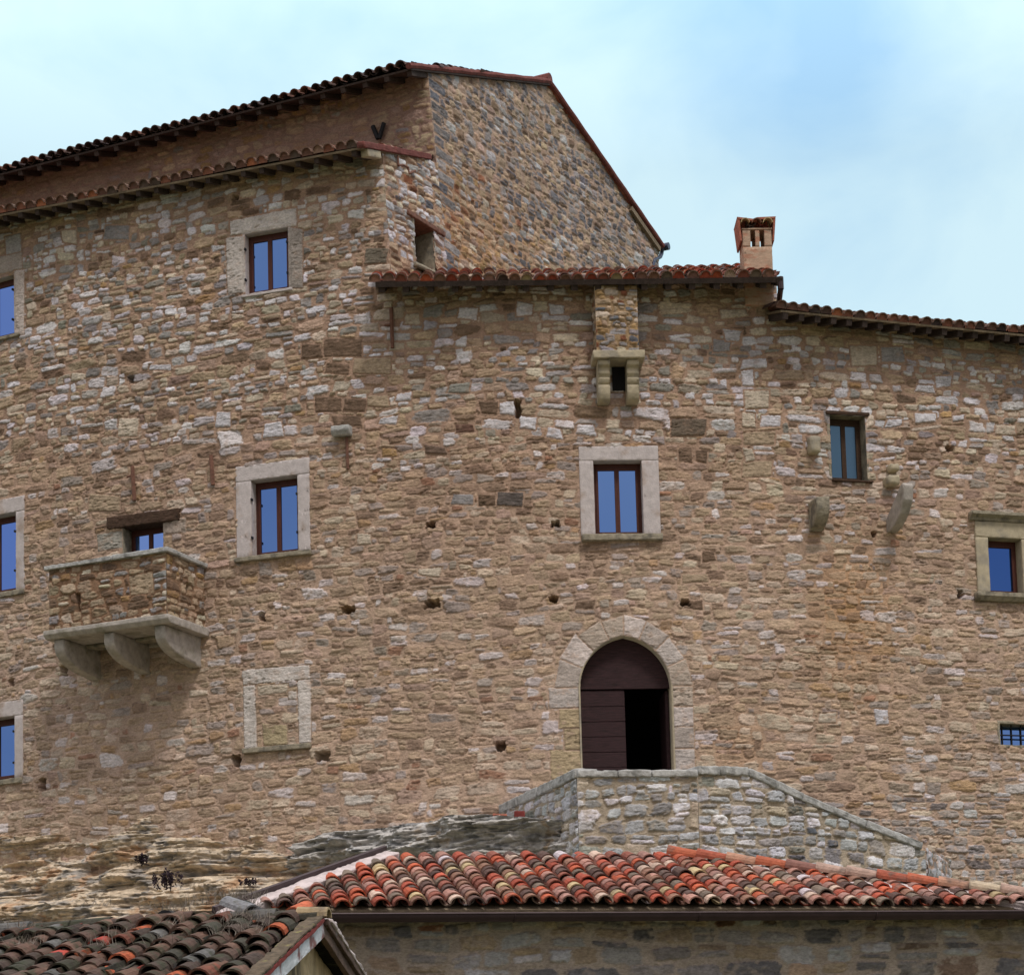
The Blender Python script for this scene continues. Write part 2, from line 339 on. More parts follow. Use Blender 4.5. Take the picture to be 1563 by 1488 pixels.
def masonry(name, surf, u0, u1, z0, z1, zone, parent, keep=None, ds=.0155, dz=.013, mortar=(.43, .29, .208), hole=None,
            stones=None, contrast=None, course=(.072, .20), wid=(1.15, 3.0), relief=(.005, .035), cover=.0, seed=1, edge_fade=False, mort_fn=None, label=None, color_fn=None):
    r = np.random.default_rng(seed)
    nx = int((u1 - u0) / ds) + 1; ny = int((z1 - z0) / dz) + 1
    us = u0 + np.arange(nx) * ds; zs = z0 + np.arange(ny) * dz
    D = np.full((ny, nx), 3., np.float32); ID = np.zeros((ny, nx), np.int32)
    Wv = fbm(ny, nx, 1.1 / dz, 2.2 / ds, r, 2) * .11
    ZW = zs[:, None] + Wv
    E = fbm(ny, nx, .05 / dz, .07 / ds, r, 2, .6) * .30 + fbm(ny, nx, .022 / dz, .026 / ds, r, 2, .8) * .26
    cen, par = [], []
    z = z0 - .2
    while z < z1 + .2:
        h = r.uniform(*course) * (1.35 if r.random() < .12 else 1)
        u = u0 - r.uniform(0, .4)
        while u < u1 + .3:
            w = h * r.uniform(*wid)
            w = min(max(w, .10), .75)
            sub = [(u, w, z, h)]
            q = r.random()
            if q < .22 and h > .13: k = r.uniform(.35, .65); sub = [(u, w, z, h * k), (u, w, z + h * k, h * (1 - k))]
            elif q < .30 and h > .12: k = r.uniform(.3, .7); sub = [(u, w * k, z, h), (u + w * k, w * (1 - k), z, h * .55), (u + w * k, w * (1 - k), z + h * .55, h * .45)]
            elif q < .36: sub = [(u, w * .8, z - h * .18, h * 1.3)]
            for (su, sw, szz, sh) in sub:
                cu, cz = su + sw / 2 + r.normal() * .008, szz + sh / 2 + r.normal() * .012
                a = sw / 2 * r.uniform(.80, 1.0); b = sh / 2 * r.uniform(.72, .98); p = r.uniform(3.0, 8)
                th = r.normal() * .06; sk = r.normal() * .18; tp = r.normal() * .18
                j0, j1 = int((cu - a * 1.5 - u0) / ds), int((cu + a * 1.5 - u0) / ds) + 2
                i0, i1 = int((cz - b * 1.5 - .13 - z0) / dz), int((cz + b * 1.5 + .13 - z0) / dz) + 2
                j0, i0 = max(j0, 0), max(i0, 0); j1, i1 = min(j1, nx), min(i1, ny)
                if j1 <= j0 or i1 <= i0: continue
                x = us[None, j0:j1] - cu; y = ZW[i0:i1, j0:j1] - cz
                X = x + y * (th + sk); Y = (y - x * th) / (1 + tp * x / a)
                d = (np.abs(X / a)**p + np.abs(Y / b)**p)**(1 / p)
                cur = D[i0:i1, j0:j1]; m = d < cur
                cur[m] = d[m]; ID[i0:i1, j0:j1][m] = len(cen); cen.append((cu, cz)); par.append(0)
            u += w
        z += h
    cen = np.array(cen)
    P = surf.map(cen[:, 0], cen[:, 1], np.zeros(len(cen))); cpx, cpy = project(P)
    n = len(cen); Wt = zone(cpx, cpy)        # (n, k) weights
    cdf = np.cumsum(Wt, 1); ci = (r.random(n)[:, None] > cdf).sum(1).clip(0, len(PK) - 1)
    SC = PC[ci] * (1 + r.normal(size=(n, 1)) * .13).clip(.6, 1.5) * (1 + r.normal(size=(n, 3)) * .02)
    if contrast is not None:
        kc = contrast(cpx, cpy)[:, None]; mref = np.array(mortar) * (mort_fn(cpx[None], cpy[None])[0] if mort_fn is not None else 1) * 1.04
        SC = mref * (1 - kc) + SC * kc
    RL = r.uniform(*relief, n) * (1 if contrast is None else -.05 + 1.0 * contrast(cpx, cpy)); BUR = r.random(n) * .35
    TX, TZ = r.normal(size=n) * .05, r.normal(size=n) * .10
    RGH = np.ones(n)
    # hand placed stones, as photo polygons
    if stones:
        ex = []
        for poly, cname, rl, gap in stones:
            q = np.array([surf.hit(x, y) for x, y in poly]); ar = 0
            for k in range(len(q)): ar += q[k][0] * q[(k + 1) % len(q)][1] - q[(k + 1) % len(q)][0] * q[k][1]
            if ar < 0: q = q[::-1]
            c0 = q.mean(0); lo, hi = q.min(0) - .08, q.max(0) + .08
            j0, j1 = max(int((lo[0] - u0) / ds), 0), min(int((hi[0] - u0) / ds), nx); i0, i1 = max(int((lo[1] - z0) / dz), 0), min(int((hi[1] - z0) / dz), ny)
            if j1 <= j0 or i1 <= i0: continue
            uu, zz = np.meshgrid(us[j0:j1], zs[i0:i1]); sd = np.full(uu.shape, -9.)
            for k in range(len(q)):
                a, b = q[k], q[(k + 1) % len(q)]; e = b - a; L = np.hypot(*e)
                sd = np.maximum(sd, ((uu - a[0]) * e[1] - (zz - a[1]) * e[0]) / L)
            cur = D[i0:i1, j0:j1]; d = np.clip(1 + sd / .05, .0, 3)
            m = sd < gap; cur[m] = np.clip(d[m], 0, 1.6); ID[i0:i1, j0:j1][m] = n + len(ex)
            base = np.array(PAL[cname]) if isinstance(cname, str) else np.array(cname)
            ex.append((*c0, *(base * (1.16 if base.mean() > .4 and not isinstance(cname, str) else 1) * (1 + r.normal() * .05)), rl, .7 if not isinstance(cname, str) and base.mean() > .36 else 1))
        ex = np.array(ex)
        cen = np.vstack([cen, ex[:, :2]]); SC = np.vstack([SC, ex[:, 2:5]]); RL = np.append(RL, ex[:, 5]); RGH = np.append(RGH, ex[:, 6])
        BUR = np.append(BUR, r.random(len(ex)) * .25); TX = np.append(TX, np.zeros(len(ex))); TZ = np.append(TZ, np.zeros(len(ex)))
    Dn = D + E * .55
    edge = 1.0 - cover - BUR[ID] * .5 * (fbm(ny, nx, .5 / dz, .5 / ds, r, 2) > .05)
    ins = 1 - sst(edge - .10, edge + .06, Dn)
    dome = 1 - np.clip(Dn, 0, 1)**5
    strat = fbm(ny, nx, .026 / dz, .13 / ds, r, 3, .75); strat = strat * .5 + np.round(strat * 3) / 3 * .6
    crk = sst(.22, .5, fbm(ny, nx, .024 / dz, .11 / ds, r, 2, .8)) * sst(.5, 1., r.random(len(cen) + (len(stones) if stones else 0)))[ID]
    grain = fbm(ny, nx, .05 / dz, .05 / ds, r, 3, .65)
    mh = fbm(ny, nx, .12 / dz, .16 / ds, r, 3, .6) * .010
    tilt = TX[ID] * (us[None] - cen[ID, 0]) + TZ[ID] * (ZW - cen[ID, 1])
    Hh = mh + ins * (RL[ID] * (.45 + .55 * dome) + (strat * .011 + grain * .008 - crk * .015) * RGH[ID] + np.clip(tilt, -.02, .02))
    GR = (r.random(len(RL)) * .016)[ID]; Hh -= GR * sst(.92, 1.0, Dn) * (1 - sst(1.04, 1.3, Dn))
    Hh += fbm(ny, nx, 1.4 / dz, 1.4 / ds, r, 3) * .03
    # eroded pits and open joints
    pit = sst(.38, .62, fbm(ny, nx, .035 / dz, .07 / ds, r, 2)) * sst(-.1, .4, fbm(ny, nx, .9 / dz, .9 / ds, r, 2)); Hh -= pit * .022
    mc = np.array(mortar)[None, None] * (1 + .22 * fbm(ny, nx, .10 / dz, .12 / ds, r, 4, .7) + .16 * fbm(ny, nx, 1.0 / dz, 1.6 / ds, r, 3))[..., None]
    if mort_fn is not None:
        gp = surf.map(np.repeat(us[::20][None], len(zs[::20]), 0), np.repeat(zs[::20][:, None], len(us[::20]), 1), 0 * np.zeros((len(zs[::20]), len(us[::20]))))
        gx, gy = project(gp); small = mort_fn(gx, gy)          # (.,.,3) multiplier
        ii = (np.arange(ny) / 20).astype(int).clip(0, small.shape[0] - 1); jj = (np.arange(nx) / 20).astype(int).clip(0, small.shape[1] - 1)
        mul = small[ii][:, jj]; mc = mc * mul
    sv_ = SC[ID] * (1 + (.24 * strat + .24 * grain - .28 * crk) * RGH[ID] + .20 * fbm(ny, nx, .2 / dz, .25 / ds, r, 3))[..., None]
    smear = (RGH[ID] * .7 + .3)[..., None] * sst(.15, .6, fbm(ny, nx, .09 / dz, .13 / ds, r, 3, .6))[..., None] * (.6 if contrast is None else .85 - .5 * np.interp(zs, [7, 15], [.3, 1])[:, None, None])   # mortar smeared over faces
    warm = (1 + fbm(ny, nx, .35 / dz, .5 / ds, r, 3) * .10)[..., None] * np.array([1, 1, 1.])
    k = ins[..., None] * (1 - smear)
    COL = np.clip((mc * (1 - k) + sv_ * k) * warm, .01, .8)
    if color_fn is not None: COL = color_fn(COL, us, zs, r)
    if edge_fade:
        Hh = Hh * (sst(0, .05, us - u0) * sst(0, .05, u1 - us))[None]
    if hole is not None:
        UU, ZZ = np.meshgrid(us, zs); Hh = hole(UU, ZZ, Hh)
    UU, ZZ = np.meshgrid(us, zs)
    V = surf.map(UU, ZZ, Hh).reshape(-1, 3)
    ok = np.ones((ny - 1, nx - 1), bool)
    if keep is not None:
        uc, zc = (us[:-1] + ds / 2), (zs[:-1] + dz / 2); UC, ZC = np.meshgrid(uc, zc); ok = keep(UC, ZC)
    idx = np.arange(ny * nx).reshape(ny, nx)
    Q = np.stack([idx[:-1, :-1], idx[:-1, 1:], idx[1:, 1:], idx[1:, :-1]], -1)[ok]
    used, inv = np.unique(Q, return_inverse=True); Q = inv.reshape(-1, 4)
    return npmesh(name, V[used], Q, M['masonry'], parent, COL.reshape(-1, 3)[used], label=label)
def const(w): return lambda x, y: np.repeat(w[None], len(x), 0)

# ------------------------------------------------------------------ tile roofs
def tpl(r0, r1, L, th, seg=7, flip=1):
    vs = []
    for (vv, rr) in ((0, r0), (L, r1)):
        for k in range(seg + 1):
            a = math.pi * k / seg
            for q in (rr, rr - th): vs.append((-math.cos(a) * q, vv, math.sin(a) * q * .92 * flip))
    vs = np.array(vs); fs = []; n = (seg + 1) * 2
    for k in range(seg):
        a, b = 2 * k, 2 * k + 2
        fs += [(a, b, n + b, n + a), (a + 1, n + a + 1, n + b + 1, b + 1), (a, a + 1, b + 1, b), (n + a, n + b, n + b + 1, n + a + 1)]
    fs += [(0, n, n + 1, 1), (2 * seg, 2 * seg + 1, n + 2 * seg + 1, n + 2 * seg)]
    return vs, np.array(fs)
TP1 = [((.42, .10, .05), 2.2), ((.33, .075, .045), 2.2), ((.24, .085, .06), 2.2), ((.36, .19, .15), 1.6), ((.46, .34, .27), 1.2), ((.44, .34, .19), .7), ((.10, .06, .05), 2.0), ((.24, .13, .09), 2.0), ((.31, .17, .14), 1.6), ((.48, .42, .44), .6), ((.17, .13, .10), 1.0)]
TP2 = [((.26, .11, .075), 2), ((.17, .09, .07), 2), ((.40, .15, .08), .9), ((.12, .085, .07), 2), ((.35, .22, .17), .7)]
TP3 = [((.060, .042, .034), 4), ((.095, .058, .045), 3), ((.36, .09, .04), .75), ((.13, .075, .055), 2.2), ((.055, .05, .038), 1.8), ((.32, .055, .04), .22), ((.46, .36, .20), .16), ((.12, .115, .11), .6), ((.17, .06, .04), .5)]
TPD = [((.075, .055, .055), 2), ((.11, .07, .06), 1.5), ((.16, .08, .06), .8)]
def tiles(name, O, U, V, inside, nu, nv, sp, ex, pal, parent, m='tile', seed=3, L=None, jit=1.0, low=0., fill=False, label=None, run=4, top=None):
    """barrel tiles: columns along V (up the slope) spaced sp along U; inside(u,v) arrays -> mask"""
    r = np.random.default_rng(seed); U = np.array(U) / np.linalg.norm(U); V = np.array(V) / np.linalg.norm(V); Nn = np.cross(U, V)
    if Nn[2] < 0: Nn = -Nn
    L = L or ex * 1.45
    cs, w = [c for c, _ in pal], np.array([x for _, x in pal]); w = w / w.sum(); cs = np.array(cs)
    c_t, c_f = tpl(sp * .445, sp * .37, L, .017); d_t, d_f = tpl(sp * .45, sp * .36, L, .015, 5, -1)
    VV, FF, CC = [], [], []; off = 0
    for i in range(nu):
        for j in range(nv):
            for kind in (0, 1):
                u = (i + (.5 if kind else 0)) * sp; v = j * ex + (-.02 if kind == 0 else -.05)
                if not inside(u, max(v, 0.01) + ex * .3): continue
                if kind == 1 and j == 0: v += .13
                T, Fc = (c_t, c_f) if kind == 0 else (d_t, d_f)
                X = T.copy(); a = r.normal() * .022 * jit; uu = u + r.normal() * .008 * jit; vv = v + r.normal() * .012 * jit
                sag = .02 * math.sin(u * .9 + seed) * jit
                s = 1 + r.normal() * .03 * jit
                lift = (.045 if kind == 0 else .085) - low + r.normal() * .005 * jit + sag
                x = X[:, 0] * s * math.cos(a) - X[:, 1] * math.sin(a); y = X[:, 0] * math.sin(a) + X[:, 1] * math.cos(a)
                zz = X[:, 2] * s + lift + (1 - X[:, 1] / L) * .022
                VV.append(np.array(O) + np.outer(uu + x, U) + np.outer(vv + y, V) + np.outer(zz, Nn))
                FF.append(Fc + off); off += len(X)
                if fill and kind == 0 and j == 0:
                    a = np.linspace(0, math.pi, 8); rr = sp * .46; fx = np.concatenate([-np.cos(a) * rr, np.cos(a[::-1]) * 0 - np.cos(a[::-1]) * rr]); n8 = 8
                    top_ = np.stack([-np.cos(a) * rr, np.full(8, .045), np.sin(a) * rr * .9], 1); bot = np.stack([-np.cos(a) * rr, np.full(8, .045), np.zeros(8) - .05], 1)
                    Xf = np.concatenate([top_, bot]); VV.append(np.array(O) + np.outer(uu + Xf[:, 0], U) + np.outer(vv + Xf[:, 1], V) + np.outer(Xf[:, 2] + lift + .02, Nn))
                    FF.append(np.array([(q, q + 1, q + 9, q + 8) for q in range(7)]) + off); off += 16; CC.append(np.repeat(np.array([[.16, .10, .075]]) * (1 + r.normal() * .15), 16, 0))
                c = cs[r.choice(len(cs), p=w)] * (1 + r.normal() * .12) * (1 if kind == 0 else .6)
                CC.append(np.repeat(np.clip(c, .01, .8)[None], len(X), 0))
    return npmesh(name, np.vstack(VV), np.vstack(FF), M[m], parent, np.vstack(CC), smooth=False, label=label)
def slab(name, pts, n, th, m, parent, label=None):
    bm = bmesh.new(); n = np.array(n)
    A = [bm.verts.new(p) for p in pts]; B = [bm.verts.new(np.array(p) + n * th) for p in pts]
    bm.faces.new(A); bm.faces.new(B[::-1])
    for i in range(len(pts)): j = (i + 1) % len(pts); bm.faces.new([A[i], B[i], B[j], A[j]])
    return bmobj(name, bm, m, parent, label)
def poly_in(poly):
    q = np.array(poly)
    def f(x, y):
        x = np.asarray(x); y = np.asarray(y); ins = np.zeros(np.broadcast(x, y).shape, bool)
        for i in range(len(q)):
            (x1, y1), (x2, y2) = q[i], q[(i + 1) % len(q)]
            with np.errstate(divide='ignore', invalid='ignore'):
                c = ((y1 > y) != (y2 > y)) & (x < (x2 - x1) * (y - y1) / (y2 - y1 + 1e-12) + x1)
            ins ^= c
        return ins
    return f
exec_order = []

# ================================================================== the castle front
PSI_X = [-400, 0, 200, 420, 600, 780, 950, 1200, 1400, 1900]
PSI_Y = [29, 27, 24, 18.5, 12, 5, -3, -11, -15, -18]
def plan_from(x0, x1, xc, dc):
    def march(xe):
        pts = []; x = xc; r = dc; st = 6 if xe > xc else -6
        while (x - xe) * st < 0:
            b = math.atan((x - PX0) / F); pts.append((r * math.sin(b), r * math.cos(b)))
            ps = R(np.interp(x, PSI_X, PSI_Y)); t = (math.cos(ps), -math.sin(ps)); u = (math.sin(b), math.cos(b)); up = (math.cos(b), -math.sin(b))
            b2 = math.atan((x + st - PX0) / F)
            r += -r * (b2 - b) * (up[0] * t[1] - up[1] * t[0]) / (u[0] * t[1] - u[1] * t[0]); x += st
        return pts
    return march(x0)[::-1][:-1] + march(x1)
FAC = Plan(plan_from(-330, 1860, 950, 36.0))
castle = thing('stone_castle', (0, 36, 6), 'curved rubble stone castle front with pale framed windows and a dark pointed arch door', 'castle')
tower = thing('gabled_building', (0, 42, 6), 'tall gabled stone building with dark eaves rising behind the castle front at upper left', 'building')

CB = FAC.P(597, 412); CT = FAC.P(583, 226)
S_C = FAC.hit(590, 330)[0]
SD = azv(31.2); sCB, zCB = FAC.hit(597, 412); sCT, zCT = FAC.hit(583, 226)
SIDE = Flat(CB, CT, SD)
TB = SIDE.P(681, 412); TT = SIDE.P(653, 112)
u_TB = SIDE.hit(681, 412)[0]; u_TT = SIDE.hit(653, 112)[0]
GAB = Flat(TB, TT, SD)
FRT = Flat(TB, TT, -np.array([math.cos(R(25.5)), -math.sin(R(25.5)), 0]))
print('tower depth', u_TB, u_TT, 'z', TB[2], TT[2], 'E2', GAB.P(1003, 378), 'ridge', GAB.P(838, 128))

# eave lines as photo points
def lerp(xs, ys): return lambda x: np.interp(x, xs, ys)
eaveA = lerp([-330, 0, 546, 620], [398, 331, 226, 212])      # left part
eaveB = lerp([560, 597, 1190], [440, 440, 432])              # centre
eaveC = lerp([1183, 1190, 1563, 1860], [476, 478, 512, 540])  # right part
_ts = np.linspace(0, FAC.L, 400)
_tx = project(FAC.map(_ts, 0 * _ts + 15, 0 * _ts))[0]
def top_z():
    out = []
    for s, x in zip(_ts, _tx):
        X, Y = FAC.at(s)
        if s < S_C + .15: y = eaveA(x - 4)
        elif x < 1186: y = eaveB(x) - 20
        else: y = eaveC(x)
        out.append(z_for(X, Y, y + 1))
    return np.array(out)
TZ_ = top_z()
S_R = FAC.hit(1186, 460)[0]
def fac_top(s):
    s = np.asarray(s)
    i = np.clip((s / FAC.L * 399).astype(int), 0, 398)
    f = s / FAC.L * 399 - i
    lo, hi = TZ_[i], TZ_[i + 1]
    return np.where(abs(hi - lo) > .3, np.where(((s < S_C + .12) & (_ts[i] < S_C + .15)) | ((s >= S_C + .12) & (s < S_R) & (_ts[i] > S_C + .15)) | ((s >= S_R) & (_ts[i] >= S_R)), lo, hi), lo * (1 - f) + hi * f)

# ---- openings (photo pixels of the clear opening: left, right, top, bottom)
WIN = {
 'w1': (374, 440, 352, 446), 'w2': (-46, 21, 428, 519), 'w3': (384, 455, 729, 846), 'w4': (-47, 24.5, 788, 907),
 'w5': (-48, 22.5, 1097, 1192), 'w6': (907, 981, 703, 817), 'w7': (1268, 1322, 634, 733), 'w8': (1509, 1560, 822, 907),
 'w9': (188, 249, 800, 905), 'w11': (1527, 1600, 1105, 1137)}
WR = {}
for k, (l, r_, t, b) in WIN.items():
    cy, cx = (t + b) / 2, (l + r_) / 2
    WR[k] = (FAC.hit(l, cy)[0], FAC.hit(r_, cy)[0], FAC.hit(cx, b)[1], FAC.hit(cx, t)[1])
# door: pointed arch
DL, DR = FAC.hit(887, 1100)[0], FAC.hit(1026, 1100)[0]; DC = FAC.hit(955, 1000)[0]
DZB = FAC.hit(955, 1190)[1]; DZS = FAC.hit(955, 1050)[1]; DZT = FAC.hit(955, 970)[1]
def arch_r(zz, grow=0.):                      # half width at height
    hw = (DR - DL) / 2 + grow; hh = DZT - DZS + grow
    # circular arc through (hw,0) and (0,hh), tangent vertical at the spring
    rad = (hw * hw + hh * hh) / (2 * hw)
    y = np.clip(zz - DZS, 0, hh)
    return np.where(zz <= DZS, hw, np.where(zz > DZS + hh, -1, np.sqrt(np.maximum(rad * rad - y * y, 0)) - (rad - hw)))
def in_door(u, z, grow=0.):
    m = (DL + DR) / 2
    return (np.abs(u - m) < arch_r(z, grow)) & (z > DZB)
HOLES = [(521, 541, 925, 936), (395, 405, 935, 948), (648, 671, 915, 928), (650, 665, 797, 806), (838, 852, 909, 919), (841, 855, 795, 804),
         (1039, 1052, 915, 925), (92, 103, 1016, 1031), (12, 21, 1036, 1047), (354, 367, 1152, 1170), (481, 503, 1146, 1161), (757, 771, 1131, 1146),
         (60, 70, 1188, 1207), (196, 205, 574, 584), (1462, 1470, 900, 913), (1444, 1456, 680, 689), (786, 795, 610, 637), (271, 281, 1000, 1010),
         (355, 363, 298, 307), (1330, 1338, 812, 820)]
HR = [(FAC.hit(l, (t + b) / 2)[0], FAC.hit(r_, (t + b) / 2)[0], FAC.hit((l + r_) / 2, b)[1], FAC.hit((l + r_) / 2, t)[1]) for l, r_, t, b in HOLES]
def fac_hole(U, Z, Hh):
    for i, (a, b, c, d) in enumerate(HR):
        w = .012 * np.sin(U * 40 + Z * 33 + i)
        m = (U > a + w) & (U < b - w) & (Z > c + w) & (Z < d + w); Hh[m] = -.34
    e = sCB + (sCT - sCB) * (Z - zCB) / (zCT - zCB); m = Z > zCB - .02; Hh[m] = (Hh * np.clip((e - U) / .07, 0, 1))[m]
    for k, (a, b, c, d) in WR.items():        # calm the relief beside the frames
        m = (U > a - .06) & (U < b + .06) & (Z > c - .05) & (Z < d + .05); Hh[m] = np.minimum(Hh[m], .004)
    for k, (l, r_, b, t) in (('w3', (.27, .22, .05, .27)), ('w4', (.3, .20, .05, .27)), ('w5', (.3, .20, .05, .28)), ('w6', (.25, .30, .03, .25)), ('w8', (.25, .25, .05, .27))):
        a, b2, c, d = WR[k]; m = (U > a - l) & (U < b2 + r_) & (Z > c - b) & (Z < d + t); Hh[m] = np.minimum(Hh[m], .0)
    return Hh
def fac_keep(U, Z):
    k = (Z < fac_top(U)) & ((Z < zCB) | (U < sCB + (sCT - sCB) * (Z - zCB) / (zCT - zCB)) | (U > S_C + .5))
    for (a, b, c, d) in WR.values(): k &= ~((U > a) & (U < b) & (Z > c) & (Z < d))
    return k & ~in_door(U, Z)

def fac_zone(x, y):
    n = len(x); a = np.zeros((n, len(PK)))
    wt = sst(760, 560, y) * np.where(x < 640, 1, sst(760, 640, y)) + sst(1000, 1250, x) * sst(860, 640, y) * .6
    wt = np.clip(wt, 0, 1)
    ctr = np.exp(-((x - 760) / 230.)**2 - ((y - 790) / 170.)**2)
    ctr = np.clip(ctr * 1.2, 0, 1) * (1 - wt * .7)
    lo = sst(900, 1060, y)
    gr = sst(1180, 1330, x) * sst(1190, 1235, y)
    bas = np.zeros(n)
    rest = 1
    for w, Zn in ((gr, Z_GREY), (wt, Z_TOP), (ctr, Z_CEN), (lo, Z_LOW)):
        a += (rest * w)[:, None] * Zn; rest = rest * (1 - w)
    a += (rest * np.ones(n))[:, None] * Z_MID
    return a / a.sum(1, keepdims=True)
def fac_mort(x, y):
    warm = np.array([.90, .90, .92]); pale = np.array([1.08, 1.16, 1.22])
    k = sst(620, 1000, y)[..., None]
    m = warm * (1 - k) + pale * k
    leftlow = (sst(430, 100, x) * np.exp(-((y - 1120) / 110.)**2))[..., None]
    och = (np.exp(-((x - 1290) / 60.)**2 - ((y - 950) / 110.)**2))[..., None] + .5 * (np.exp(-((x - 1120) / 60.)**2 - ((y - 1150) / 60.)**2))[..., None]
    m = m * (1 + leftlow * np.array([-.05, -.03, .03])) * (1 + np.clip(och, 0, 1) * np.array([.02, -.14, -.36]))
    return m
def fac_con(x, y):
    up = np.clip(sst(760, 560, y) * np.where(x < 640, 1, sst(760, 640, y)) + sst(1000, 1250, x) * sst(860, 640, y) * .6, 0, 1)
    return .62 + .30 * up + .12 * sst(1180, 1330, x) * sst(1190, 1235, y)
def rect(l, t, r_, b, j=3):
    q = [(l, t), (r_, t), (r_, b), (l, b)]
    return [(x + random.uniform(-j, j), y + random.uniform(-j, j)) for x, y in q]
ST = []
for l, t, r_, b, c in [(497, 520, 552, 545, 'brown'), (462, 527, 492, 548, 'brown'), (540, 548, 594, 572, 'dull'), (498, 555, 534, 572, 'brown'), (480, 606, 522, 628, 'brown'),
                       (526, 608, 558, 626, 'brown'), (508, 634, 552, 650, 'brown'), (560, 602, 592, 622, 'dull'), (686, 584, 716, 599, 'green'), (733, 615, 760, 633, 'brown'),
                       (1025, 637, 1077, 664, (.16, .125, .095)), (1038, 684, 1057, 706, 'brown'), (1062, 686, 1078, 706, 'brown'), (1134, 658, 1182, 681, 'dull'), (1136, 706, 1180, 729, 'dull'),
                       (1132, 548, 1172, 562, 'white'), (1132, 566, 1152, 590, 'white'), (1134, 596, 1176, 622, 'cream'), (1134, 630, 1154, 652, 'cream'), (1160, 632, 1190, 652, 'white'), (1136, 684, 1150, 702, 'cream'),
                       (1298, 530, 1340, 557, 'cream'), (1344, 528, 1380, 552, 'grey'), (1086, 518, 1114, 536, 'grey'), (1105, 504, 1130, 519, 'white'),
                       (648, 680, 682, 693, (.15, .105, .08)), (690, 756, 724, 770, 'grey'), (728, 755, 756, 772, 'brown'), (760, 754, 800, 772, (.13, .11, .10)),
                       (545, 815, 565, 833, 'cream'), (582, 684, 604, 697, 'ochre'), (694, 648, 722, 658, (.14, .08, .06)), (580, 636, 606, 648, 'white'), (605, 600, 626, 610, 'white'),
                       (764, 612, 785, 632, 'white'), (794, 636, 820, 656, 'white'), (836, 652, 858, 668, 'white'), (880, 650, 908, 664, 'white'), (404, 646, 432, 666, 'white'),
                       (330, 632, 350, 652, 'white'), (183, 640, 212, 668, 'cream'), (230, 556, 262, 566, 'white'), (1040, 876, 1080, 890, 'dull'), (1070, 840, 1090, 856, 'brown'),
                       (1045, 918, 1075, 930, 'brown'), (878, 916, 908, 930, 'brown'), (640, 866, 672, 878, 'cream'), (1250, 1090, 1276, 1106, 'cream'), (1336, 1085, 1356, 1105, 'white'),
                       (575, 375, 592, 392, 'brown'), (556, 378, 592, 402, (.15, .13, .10)), (160, 344, 196, 368, 'grey'), (96, 350, 116, 372, 'cream'), (700, 470, 730, 488, 'white'), (788, 462, 812, 482, 'white'),
                       (618, 480, 642, 494, 'cream'), (840, 465, 860, 480, 'white'), (1100, 470, 1140, 486, 'cream'), (138, 755, 185, 780, 'dull'), (150, 815, 186, 838, (.33, .31, .26)),
                       (1430, 575, 1453, 590, 'white'), (1398, 586, 1426, 598, 'white'), (1352, 640, 1378, 652, 'white'), (1394, 632, 1430, 644, 'white'), (1453, 632, 1470, 644, 'white'), (1520, 648, 1552, 664, 'cream'),
                       (1300, 1380, 1340, 1400, 'grey')]:
    ST.append((rect(l, t, r_, b), c, random.uniform(.012, .026), .028))
pale = (.50, .46, .43)
# surround of the irregular upper-left window
ST += [([(351, 338), (452, 317), (453, 345), (352, 360)], pale, .02, .03), ([(345, 364), (373, 360), (376, 446), (348, 450)], (.44, .40, .37), .02, .02), ([(438, 347), (462, 350), (462, 440), (440, 440)], (.33, .29, .26), .016, .02)]
# far left top window stones
ST += [([(0, 392), (34, 385), (35, 412), (0, 419)], (.44, .38, .34), .02, .02), ([(8, 362), (32, 356), (33, 384), (10, 390)], (.38, .36, .36), .018, .02), ([(22, 414), (38, 412), (36, 510), (22, 514)], (.47, .41, .38), .02, .02)]
# arch stones
mU = (DL + DR) / 2
def vous(a0, a1, g0, g1, side, col, rl=.014):
    """ring sector between angles of the arch, as photo polygon via surface coords"""
    out = []
    for g, aa in ((g0, (a0, a1)), (g1, (a1, a0))):
        for a in aa:
            zz = DZS + (DZT - DZS + g) * math.sin(a * math.pi / 2) if a > 0 else DZS + a * (DZS - DZB)
            hw = float(arch_r(np.array(min(zz, DZS + (DZT - DZS + g) - .001)), g)); out.append(project(FAC.map(mU + side * hw, zz, 0.)))
    return (out, col, rl, .02)
vc = [(.45, .40, .37), (.44, .38, .34), (.47, .41, .38), (.42, .35, .29), (.43, .36, .30)]
cuts = [-.98, -.66, -.42, -.2, 0.02, .26, .5, .74, .99]
for side in (-1, 1):
    for i in range(len(cuts) - 1):
        wv = random.uniform(.34, .46) if cuts[i] >= 0 else random.choice([.38, .55, .3])
        c = vc[i % 5] if side > 0 else vc[(i + 2) % 5]
        if cuts[i] < -.4 and side < 0: c = (.42, .33, .21)
        ST.append(vous(cuts[i], cuts[i + 1], .012, wv, side, c))
# blind window: frame stones and fill
ST += [([(369, 1023), (472, 1014), (473, 1036), (371, 1046)], pale, .016, .012), ([(371, 1047), (390, 1045), (392, 1142), (373, 1144)], pale, .016, .012),
       ([(454, 1038), (474, 1036), (475, 1133), (456, 1135)], pale, .016, .012), ([(440, 1055), (453, 1055), (453, 1067), (440, 1067)], (.52, .47, .43), .01, .01),
       ([(400, 1104), (438, 1106), (438, 1136), (402, 1138)], (.40, .33, .21), .012, .02), ([(393, 1048), (440, 1043), (438, 1056), (394, 1062)], 'cream', .012, .02)]
